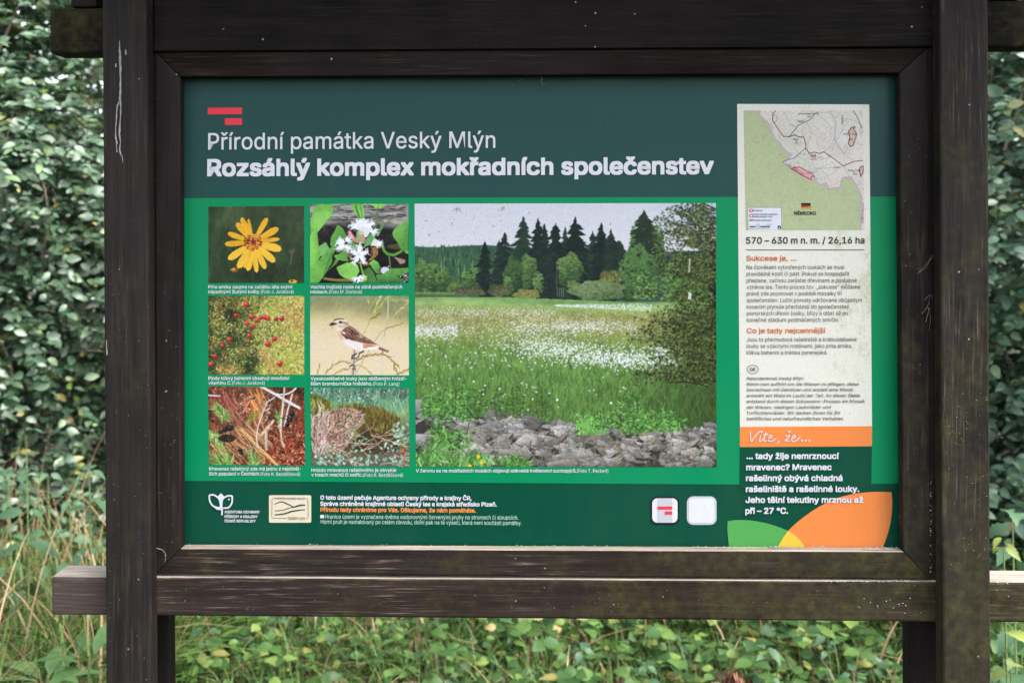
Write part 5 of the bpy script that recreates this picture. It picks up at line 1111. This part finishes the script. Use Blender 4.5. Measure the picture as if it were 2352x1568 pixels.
def leaves_geo(P, D, Nn, L, Wd, rs, fold=.25, droop=.25, prof=LW):
    """leaf blades: root point, direction, upward normal, length, width for each; folded along the midrib, tip drooping"""
    n = len(P); D = D / (np.linalg.norm(D, axis=1, keepdims=True) + 1e-9); S = np.cross(D, Nn); S /= np.linalg.norm(S, axis=1, keepdims=True) + 1e-9; Nn = np.cross(S, D)
    T = LTS if len(prof) == len(LTS) else LT; m = len(T); V = np.zeros((n, m, 3, 3))
    for i in range(m):
        t = T[i]; ctr = P + D * (L * t)[:, None] - Nn * (L * droop * t * t)[:, None]
        for j, sd in enumerate((-1, 0, 1)):
            V[:, i, j] = ctr + S * (Wd * prof[i] * sd)[:, None] + Nn * (Wd * prof[i] * fold * abs(sd))[:, None]
    I = np.arange(m * 3).reshape(m, 3); f = np.stack([I[:-1, :-1], I[:-1, 1:], I[1:, 1:], I[1:, :-1]], -1).reshape(-1, 4)
    F = (f[None] + (np.arange(n) * m * 3)[:, None, None]).reshape(-1, 4)
    return V.reshape(-1, 3), F
def join(parts):
    V = np.concatenate([p[0] for p in parts]); o = 0; F = []
    for v, f in parts: F.append(f + o); o += len(v)
    return V, np.concatenate(F)
def unit(v): return v / (np.linalg.norm(v, axis=-1, keepdims=True) + 1e-9)
def crown_geo(rs, ctr, rad, ntw, per, leafL, up=.6, inner=.25):
    """twigs spread through a lumpy crown, each carrying leaves on alternate sides"""
    d = unit(rs.normal(size=(ntw, 3))); d[:, 2] = np.where(d[:, 2] < -.75, -d[:, 2], d[:, 2])
    lump = 1 + .16 * np.sin(d[:, 0] * 5 + ctr[0]) * np.cos(d[:, 2] * 6 + ctr[1]) + .12 * np.sin(d[:, 1] * 9 + d[:, 2] * 7)
    q = np.where(rs.rand(ntw) < inner, rs.uniform(.45, .85, ntw), rs.uniform(.82, 1.04, ntw))
    root = np.array(ctr) + d * np.array(rad) * (lump * q)[:, None]
    tdir = unit(d * np.array([1, 1, .6]) + rs.normal(size=(ntw, 3)) * .5 + np.array([0, 0, .15]))
    TL = rs.uniform(.10, .24, ntw)
    P, D, NN = [], [], []
    for k_ in range(per):
        t = (k_ + .5) / per; pos = root + tdir * (TL * t)[:, None] - np.array([0, 0, 1]) * (TL * .5 * t * t)[:, None]
        side = unit(np.cross(tdir, np.array([0, 0, 1.0]))) * (1 if k_ % 2 else -1)
        dd = unit(side * .9 + tdir * .7 + rs.normal(size=(ntw, 3)) * .28 + np.array([0, 0, -.12]))
        nn = unit(np.array([0, 0, 1.0]) * up + d * .7 + rs.normal(size=(ntw, 3)) * .36)
        P.append(pos); D.append(dd); NN.append(nn)
    P, D, NN = np.concatenate(P), np.concatenate(D), np.concatenate(NN)
    L = leafL * rs.uniform(.42, 1.3, len(P)); W = L * rs.uniform(.5, .68, len(P))
    return leaves_geo(P, D, NN, L, W, rs), root
M_lf = leaf_mat('shrub_leaf', [(0, (.024, .056, .028)), (.35, (.044, .088, .047)), (.75, (.070, .124, .070)), (.94, (.095, .150, .064)), (.965, (.13, .21, .04)), (1, (.30, .20, .06))], .4, .5, .2)
M_lf2 = leaf_mat('young_leaf', [(0, (.045, .09, .026)), (.5, (.075, .13, .036)), (.9, (.115, .175, .05)), (1, (.22, .20, .06))], .5, .3, .3)
M_lf3 = leaf_mat('lightened_shrub_leaf', [(0, (.050, .105, .060)), (.4, (.085, .155, .092)), (.8, (.12, .195, .12)), (.96, (.14, .21, .09)), (1, (.24, .20, .06))], .4, .6, .25)  # lighter leaf green, standing in for light missing on the right-hand shrub
M_bark = plain('shrub_bark', (.20, .15, .115), .85)
def shrub(name, label, ctr, rad, ntw, per, leafL, mat, seed, nstem=9, group=None, cat='shrub', inner=.28, skirt=True):
    rs = np.random.RandomState(seed); gx, gy = ctr[0], ctr[1]; gz = float(ground_z(np.array(gx), np.array(gy)))
    root = empty(name, (gx, gy, gz)); tag(root, label, cat, group)
    (V, F), tw = crown_geo(rs, (0, 0, ctr[2] - gz), rad, ntw, per, leafL, inner=inner)
    if skirt:
        (V2, F2), tw2 = crown_geo(rs, (0, 0, .35), (rad[0] * .95, rad[1] * .9, .62), int(ntw * .3), per, leafL, inner=.2); V, F = join([(V, F), (V2, F2)])
    cr = link('foliage', mesh_np('foliage', V, F, smooth=True), mat, root)
    bm = bmesh.new()
    for i in range(nstem):
        e = tw[rs.randint(len(tw))]; b = np.array([rs.uniform(-.25, .25) * rad[0], rs.uniform(-.25, .25) * rad[1], -.05]); m = (b + e) / 2 + np.array([rs.uniform(-.1, .1), rs.uniform(-.1, .1), .25])
        P = smooth([b, m, e], 5); tube(bm, P, .02, .004, 6)
        for j in range(4):
            p = np.array(P[rs.randint(3, len(P))]); e2 = tw[np.argmin(np.linalg.norm(tw - p - rs.normal(size=3) * .35, axis=1))]; tube(bm, smooth([p, (p + e2) / 2 + rs.normal(size=3) * .05, e2], 4), .007, .002, 5)
    fr = tw[tw[:, 1] < -.25 * rad[1]]
    for i in range(nstem * 3):                             # bare shoots that show between the leaves
        a = fr[rs.randint(len(fr))]; dd_ = np.linalg.norm(fr - a - np.array([rs.uniform(-.2, .2), 0, .4]), axis=1); e2 = fr[np.argmin(dd_)]
        tube(bm, smooth([a, (a + e2) / 2 + rs.normal(size=3) * .04, e2], 4), .006, .003, 5)
    me = bpy.data.meshes.new('branches'); bm.to_mesh(me); bm.free(); link('branches', me, M_bark, root)
    return root
shrub('leafy_shrub', 'dense grey-green leafy shrub filling the gap left of the left post', (-2.75, 2.75, 1.55), (1.15, .85, 1.35), 6800, 9, .045, M_lf, 1, 14)
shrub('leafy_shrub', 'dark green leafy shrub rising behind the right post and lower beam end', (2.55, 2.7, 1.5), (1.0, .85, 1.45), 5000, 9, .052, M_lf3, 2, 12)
shrub('leafy_shrub', 'broad green shrub standing hidden behind the left half of the panel', (-.75, 3.3, 1.45), (1.15, .8, 1.3), 1500, 8, .056, M_lf, 3, 8)
shrub('leafy_shrub', 'broad green shrub standing hidden behind the right half of the panel', (1.0, 3.3, 1.4), (1.1, .8, 1.25), 1400, 8, .056, M_lf, 4, 8)
shrub('leafy_tree', 'yellowish green tree crown high in the top left corner behind the shrub', (-3.1, 5.2, 3.1), (2.0, 1.3, 1.8), 4200, 9, .07, M_lf2, 5, 12, cat='tree', skirt=False)
shrub('leafy_tree', 'tall green tree crown at the right edge above the dark shrub', (3.7, 5.0, 2.9), (1.7, 1.2, 1.9), 3600, 9, .07, M_lf2, 6, 12, cat='tree', skirt=False)
shrub('leafy_tree', 'wide green tree growing in the background behind the roof of the board', (.3, 6.3, 2.8), (2.2, 1.3, 2.2), 1500, 8, .08, M_lf2, 7, 10, cat='tree', skirt=False)
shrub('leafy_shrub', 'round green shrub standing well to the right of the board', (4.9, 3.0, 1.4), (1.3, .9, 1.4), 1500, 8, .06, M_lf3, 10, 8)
shrub('leafy_shrub', 'round green shrub standing well to the left of the board', (-5.0, 3.0, 1.4), (1.3, .9, 1.4), 1500, 8, .06, M_lf, 12, 8)
shrub('leafy_tree', 'dark tree mass far back at left closing the gaps behind the grey-green shrub', (-4.6, 8.6, 2.6), (3.0, 1.4, 3.0), 2400, 8, .10, M_lf, 8, 10, cat='tree', skirt=False)
shrub('leafy_tree', 'dark tree mass far back at right closing the gaps behind the right hand shrub', (5.4, 8.6, 2.6), (3.0, 1.4, 3.0), 2400, 8, .10, M_lf, 9, 10, cat='tree', skirt=False)

# ---------------------------------------------------------------- grass, dry stalks and ground cover
def blades_geo(rs, X, Y, H, W, lean, ns=5, k=3):
    n = len(X); Z = ground_z(X, Y); az = rs.uniform(0, 6.283, n); la = rs.uniform(.15, 1.0, n) * lean
    u = np.stack([np.cos(az), np.sin(az), 0 * az], 1); s = np.stack([-np.sin(az + rs.normal(0, .6, n)), np.cos(az), 0 * az], 1)
    V = np.zeros((n, ns, 2, 3)); b = np.stack([X, Y, Z], 1)
    for i in range(ns):
        t = i / (ns - 1); out = H * la * t ** 1.9; up = H * (t - .42 * la * t ** 3)
        c = b + u * out[:, None]; c[:, 2] += up; w = W * (1 - t ** 1.6) * .5 + .0004
        V[:, i, 0] = c - s * w[:, None]; V[:, i, 1] = c + s * w[:, None]
    I = np.arange(ns * 2).reshape(ns, 2); f = np.stack([I[:-1, 0], I[:-1, 1], I[1:, 1], I[1:, 0]], -1)
    return V.reshape(-1, 3), (f[None] + (np.arange(n) * ns * 2)[:, None, None]).reshape(-1, 4)
M_gr = leaf_mat('grass_blade', [(0, (.022, .054, .010)), (.5, (.058, .116, .020)), (.85, (.110, .185, .040)), (.93, (.17, .145, .065)), (1, (.22, .175, .095))], .5, .25, .4)
M_dry = leaf_mat('dry_grass', [(0, (.13, .062, .03)), (.45, (.22, .135, .068)), (1, (.31, .225, .13))], .6, .3, .25)
M_cov = leaf_mat('cover_leaf', [(0, (.014, .042, .010)), (.35, (.032, .080, .018)), (.75, (.066, .130, .028)), (.93, (.125, .185, .042)), (1, (.22, .18, .06))], .5, .22, .35)
rs = np.random.RandomState(42)
def spread(n, x0, x1, y0, y1): return rs.uniform(x0, x1, n), rs.uniform(y0, y1, n)
# meadow grass on both sides and behind
parts = []
X, Y = spread(16000, -3.4, 3.4, .35, 3.6); H = rs.uniform(.06, .22, 16000) * (1 + .6 * (X < -1.0)); parts.append(blades_geo(rs, X, Y, H, rs.uniform(.004, .010, 16000), 1.0))
X, Y = spread(5200, -2.7, -1.15, .7, 2.4); H = rs.uniform(.18, .58, 5200); parts.append(blades_geo(rs, X, Y, H, rs.uniform(.006, .013, 5200), 1.15, 6))
X, Y = spread(6000, -1.2, 2.0, .8, 2.6); H = rs.uniform(.05, .2, 6000); parts.append(blades_geo(rs, X, Y, H, rs.uniform(.004, .009, 6000), 1.1))
X, Y = spread(900, 1.3, 2.4, .5, 2.3); H = rs.uniform(.2, .5, 900); parts.append(blades_geo(rs, X, Y, H, rs.uniform(.005, .010, 900), 1.0))
X, Y = spread(5000, -4, 4, -4.5, .35); H = rs.uniform(.03, .10, 5000); parts.append(blades_geo(rs, X, Y, H, rs.uniform(.003, .006, 5000), .8))
g = link('grass', mesh_np('grass', *join(parts), smooth=True), M_gr); tag(g, 'green grass growing under and behind the board', 'grass', kind='stuff')
parts = []
X, Y = spread(300, -2.6, -1.15, .9, 2.2); parts.append(blades_geo(rs, X, Y, rs.uniform(.45, .95, 300), rs.uniform(.004, .009, 300), 1.0, 8))
X, Y = spread(300, -2.6, -1.1, .7, 2.2); parts.append(blades_geo(rs, X, Y, rs.uniform(.2, .6, 300), rs.uniform(.003, .007, 300), 1.1, 7))
X, Y = spread(260, -.9, 2.2, .9, 2.6); parts.append(blades_geo(rs, X, Y, rs.uniform(.1, .34, 260), rs.uniform(.004, .009, 260), 1.2, 7))
g = link('dry_grass', mesh_np('dry_grass', *join(parts), smooth=True), M_dry); tag(g, 'arching dry tan grass stalks among the green grass', 'dry grass', kind='stuff')
# small broad leaved ground cover: trifoliate tufts
def tufts(n, x0, x1, y0, y1, s0, s1, h0, h1, lf=3, prof=np.array([.05, .38, .52, .40, .06])):
    X, Y = spread(n, x0, x1, y0, y1); Z = ground_z(X, Y); h = rs.uniform(h0, h1, n); s = rs.uniform(s0, s1, n); az = rs.uniform(0, 6.283, n); out = []
    til = unit(np.stack([rs.normal(0, .5, n), rs.normal(0, .5, n) - .25, np.ones(n)], 1))
    for k_ in range(lf):
        a = az + (k_ - (lf - 1) / 2) * 6.283 / max(lf, 3); D = np.stack([np.cos(a), np.sin(a), .1 + 0 * a], 1)
        out.append(leaves_geo(np.stack([X, Y, Z + h], 1), D, til, s, s * rs.uniform(.72, .95, n), rs, .18, .22, prof))
    return join(out)
cov = [tufts(1500, -1.4, 2.6, .9, 3.0, .014, .034, .02, .10), tufts(2600, -1.4, 2.6, .9, 3.0, .016, .042, .02, .14, 1), tufts(700, -.3, 2.6, .9, 2.7, .035, .065, .05, .2, 3, LWS), tufts(700, -1.3, 2.6, .9, 2.7, .03, .055, .05, .18, 2, LWS), tufts(700, -2.6, -1.0, .6, 2.4, .03, .06, .03, .16), tufts(700, -2.8, 2.8, -3, .8, .02, .035, .01, .03), tufts(300, 1.3, 2.5, .8, 2.6, .04, .07, .1, .4)]
g = link('ground_cover', mesh_np('ground_cover', *join(cov), smooth=True), M_cov); tag(g, 'low three-leaved green ground cover beneath the board', 'ground cover', kind='stuff')
# fallen leaves and moss litter
n = 2200; X, Y = spread(n, -2.2, 2.4, .8, 3.0); a = rs.uniform(0, 6.283, n)
V, F = leaves_geo(np.stack([X, Y, ground_z(X, Y) + .012 + .02 * rs.rand(n)], 1), np.stack([np.cos(a), np.sin(a), .1 * rs.normal(size=n)], 1), unit(np.stack([rs.normal(0, .4, n), rs.normal(0, .4, n), np.ones(n)], 1)), rs.uniform(.02, .06, n), rs.uniform(.012, .035, n), rs)
M_lit = leaf_mat('dead_leaf', [(0, (.11, .055, .03)), (.5, (.18, .10, .06)), (1, (.27, .18, .12))], .7, .2, .1)
g = link('leaf_litter', mesh_np('leaf_litter', V, F, smooth=True), M_lit); tag(g, 'brown fallen leaves lying between the ground plants', 'leaf litter', kind='stuff')

# ---------------------------------------------------------------- single plants that can be told apart
def plant(name, label, cat, x, y, leaves, mat, stems, seed, group=None):
    gz = float(ground_z(np.array(x), np.array(y))); root = empty(name, (x, y, gz)); tag(root, label, cat, group)
    V, F = leaves; link('leaves', mesh_np('leaves', V, F, smooth=True), mat, root)
    bm = bmesh.new()
    for P, r0 in stems: tube(bm, P, r0, r0 * .5, 5)
    me = bpy.data.meshes.new('stems'); bm.to_mesh(me); bm.free(); link('stems', me, M_stem, root); return root
M_stem = plain('plant_stem', (.10, .14, .05), .6)
M_dock = leaf_mat('dock_leaf', [(0, (.04, .09, .026)), (1, (.07, .135, .04))], .5, .3, .3)
M_net = leaf_mat('nettle_leaf', [(0, (.028, .070, .034)), (.7, (.046, .10, .046)), (1, (.066, .125, .054))], .5, .25, .25)
M_yel = leaf_mat('yellowing_leaf', [(0, (.14, .19, .04)), (1, (.24, .28, .065))], .5, .4, .4)
def rosette(name, label, px, py, Y, n, L, mat, seed, lift=.9, wf=.36):
    r = np.random.RandomState(seed); p = at(px, py, Y); x, y = p.x, p.y; z = max(.02, p.z - float(ground_z(np.array(x), np.array(y))))
    a = r.uniform(0, 6.283, n); el = r.uniform(.3, 1.0, n) * lift
    D = np.stack([np.cos(a) * np.cos(el), np.sin(a) * np.cos(el), np.sin(el)], 1); Nn = np.stack([-np.cos(a) * .5, -np.sin(a) * .5, np.ones(n)], 1)
    base = np.tile([0, 0, max(.02, z - L * .5)], (n, 1)) + D * .03; Ls = L * r.uniform(.7, 1.1, n)
    return plant(name, label, 'plant', x, y, leaves_geo(base, D, Nn, Ls, Ls * wf, r, .2, .45), mat, [([(0, 0, -.03), (0, 0, max(.03, z - L * .5) + .03)], .006)], seed)
rosette('dock_plant', 'broad-leaved bright green plant at the bottom left corner', 110, 1520, 1.0, 10, .13, M_dock, 3)
rosette('dock_plant', 'broad-leaved bright green plant just left of the left post below the beam', 205, 1480, .75, 8, .11, M_dock, 4)
rosette('dock_plant', 'light green upright leaves beneath the lower beam near the brown thread', 985, 1530, 1.7, 8, .13, M_dock, 5, 1.2, .42)
rosette('dock_plant', 'small rosette of light green leaves under the beam left of the thread', 835, 1535, 1.75, 6, .10, M_dock, 6, 1.2)
def pairs(name, label, px, py, Y, L, levels, mat, seed, hgt=.3, spreadk=1.0, cat='plant', group=None):
    r = np.random.RandomState(seed); p = at(px, py, Y); x, y = p.x, p.y; gz = float(ground_z(np.array(x), np.array(y))); top = max(.12, p.z - gz); P, D, Nn, LL = [], [], [], []
    for i in range(levels):
        t = i / max(1, levels - 1); z = top - (1 - t) * min(hgt, top * .8); a0 = r.rand() * 6.28 + i * 1.57
        for k_ in range(2 if t < 1 else 4):
            a = a0 + k_ * (3.14 if t < 1 else 1.57) + r.normal() * .2; P.append([.01 * math.cos(a), .01 * math.sin(a), z + r.normal() * .012]); D.append([math.cos(a), math.sin(a), r.uniform(-.35, .45)]); Nn.append([-math.cos(a) * .2 + r.normal() * .25, -math.sin(a) * .2 - .3 + r.normal() * .25, 1]); LL.append(L * (1.1 - .5 * t) * r.uniform(.6, 1.15))
    P, D, Nn, LL = map(np.array, (P, D, Nn, LL))
    return plant(name, label, cat, x, y, leaves_geo(P, D, Nn, LL, LL * .55 * spreadk, r, .2, .5, LWS), mat, [([(0, 0, -.03), (.01, 0, top * .5), (0, 0, top)], .004)], seed, group)
pairs('nettle_plant', 'large green leaves in pairs behind the right post above the lower beam', 2325, 1185, .9, .12, 5, M_net, 11, .4)
pairs('nettle_plant', 'yellow-green leaved seedling at the bottom right corner beside the right post', 2320, 1515, .75, .075, 3, M_yel, 12, .15, 1.2)
pairs('nettle_plant', 'yellowing leaf shoot above the right end of the lower beam', 2305, 1255, .8, .085, 3, M_yel, 13, .2)
pairs('nettle_plant', 'four-leaved green plant under the beam right of its middle', 1335, 1490, 1.55, .085, 3, M_net, 14, .2, 1.15)
pairs('nettle_plant', 'green plant with pale leaves between the brown leaf and the right post', 1760, 1490, 1.4, .09, 4, M_net, 15, .25)
pairs('nettle_plant', 'darker leafy plant in the left gap where shrub meets grass', 60, 1000, 1.5, .10, 5, M_net, 16, .5)
pairs('nettle_plant', 'leafy green stem beside the left post above the lower beam stub', 205, 1080, 1.4, .09, 5, M_net, 17, .5)
# nettles along the shrub foot
for i, (px, py, Y) in enumerate([(20, 1090, 1.7), (110, 1090, 1.8), (160, 1150, 1.5), (2340, 1330, 1.1), (2300, 1400, 1.0), (470, 1455, 1.6), (640, 1470, 1.9), (1180, 1475, 1.8), (1560, 1465, 1.7), (1900, 1470, 1.6), (2000, 1500, 1.5), (1480, 1520, 1.4), (1960, 1545, 1.35)]):
    pairs('nettle_plant', 'small nettle-like plant with paired leaves growing in the grass', px, py, Y, .075, 4, M_net, 30 + i, .3, group='small nettle-like plants in the grass')
# one big dead leaf curled in the grass
def dead():
    p = at(1690, 1535, 1.3); x, y = p.x, p.y; gz = float(ground_z(np.array(x), np.array(y)))
    r = np.random.RandomState(8); n = 26; u = np.linspace(-1, 1, n); U_, V_ = np.meshgrid(u, u)
    rad = .075 * (1 + .2 * np.sin(5 * np.arctan2(V_, U_))); X = U_ * rad; Zz = V_ * .085 + .012 * r.normal(size=(n, n)); Yy = .05 * (U_ ** 2 + .4 * V_) + .012 * r.normal(size=(n, n))
    I = np.arange(n * n).reshape(n, n); F = np.stack([I[:-1, :-1], I[:-1, 1:], I[1:, 1:], I[1:, :-1]], -1).reshape(-1, 4); keep = (np.hypot(U_, V_)[:-1, :-1].ravel() < 1.02)
    o = link('dead_leaf', mesh_np('dead_leaf', np.stack([X, Yy, Zz + .08], -1).reshape(-1, 3), F[keep], smooth=True), plain('rusty_leaf', (.20, .085, .055), .8)); o.location = (x, y, gz); tag(o, 'large crumpled rust-brown dead leaf under the beam', 'leaf'); return o
dead()
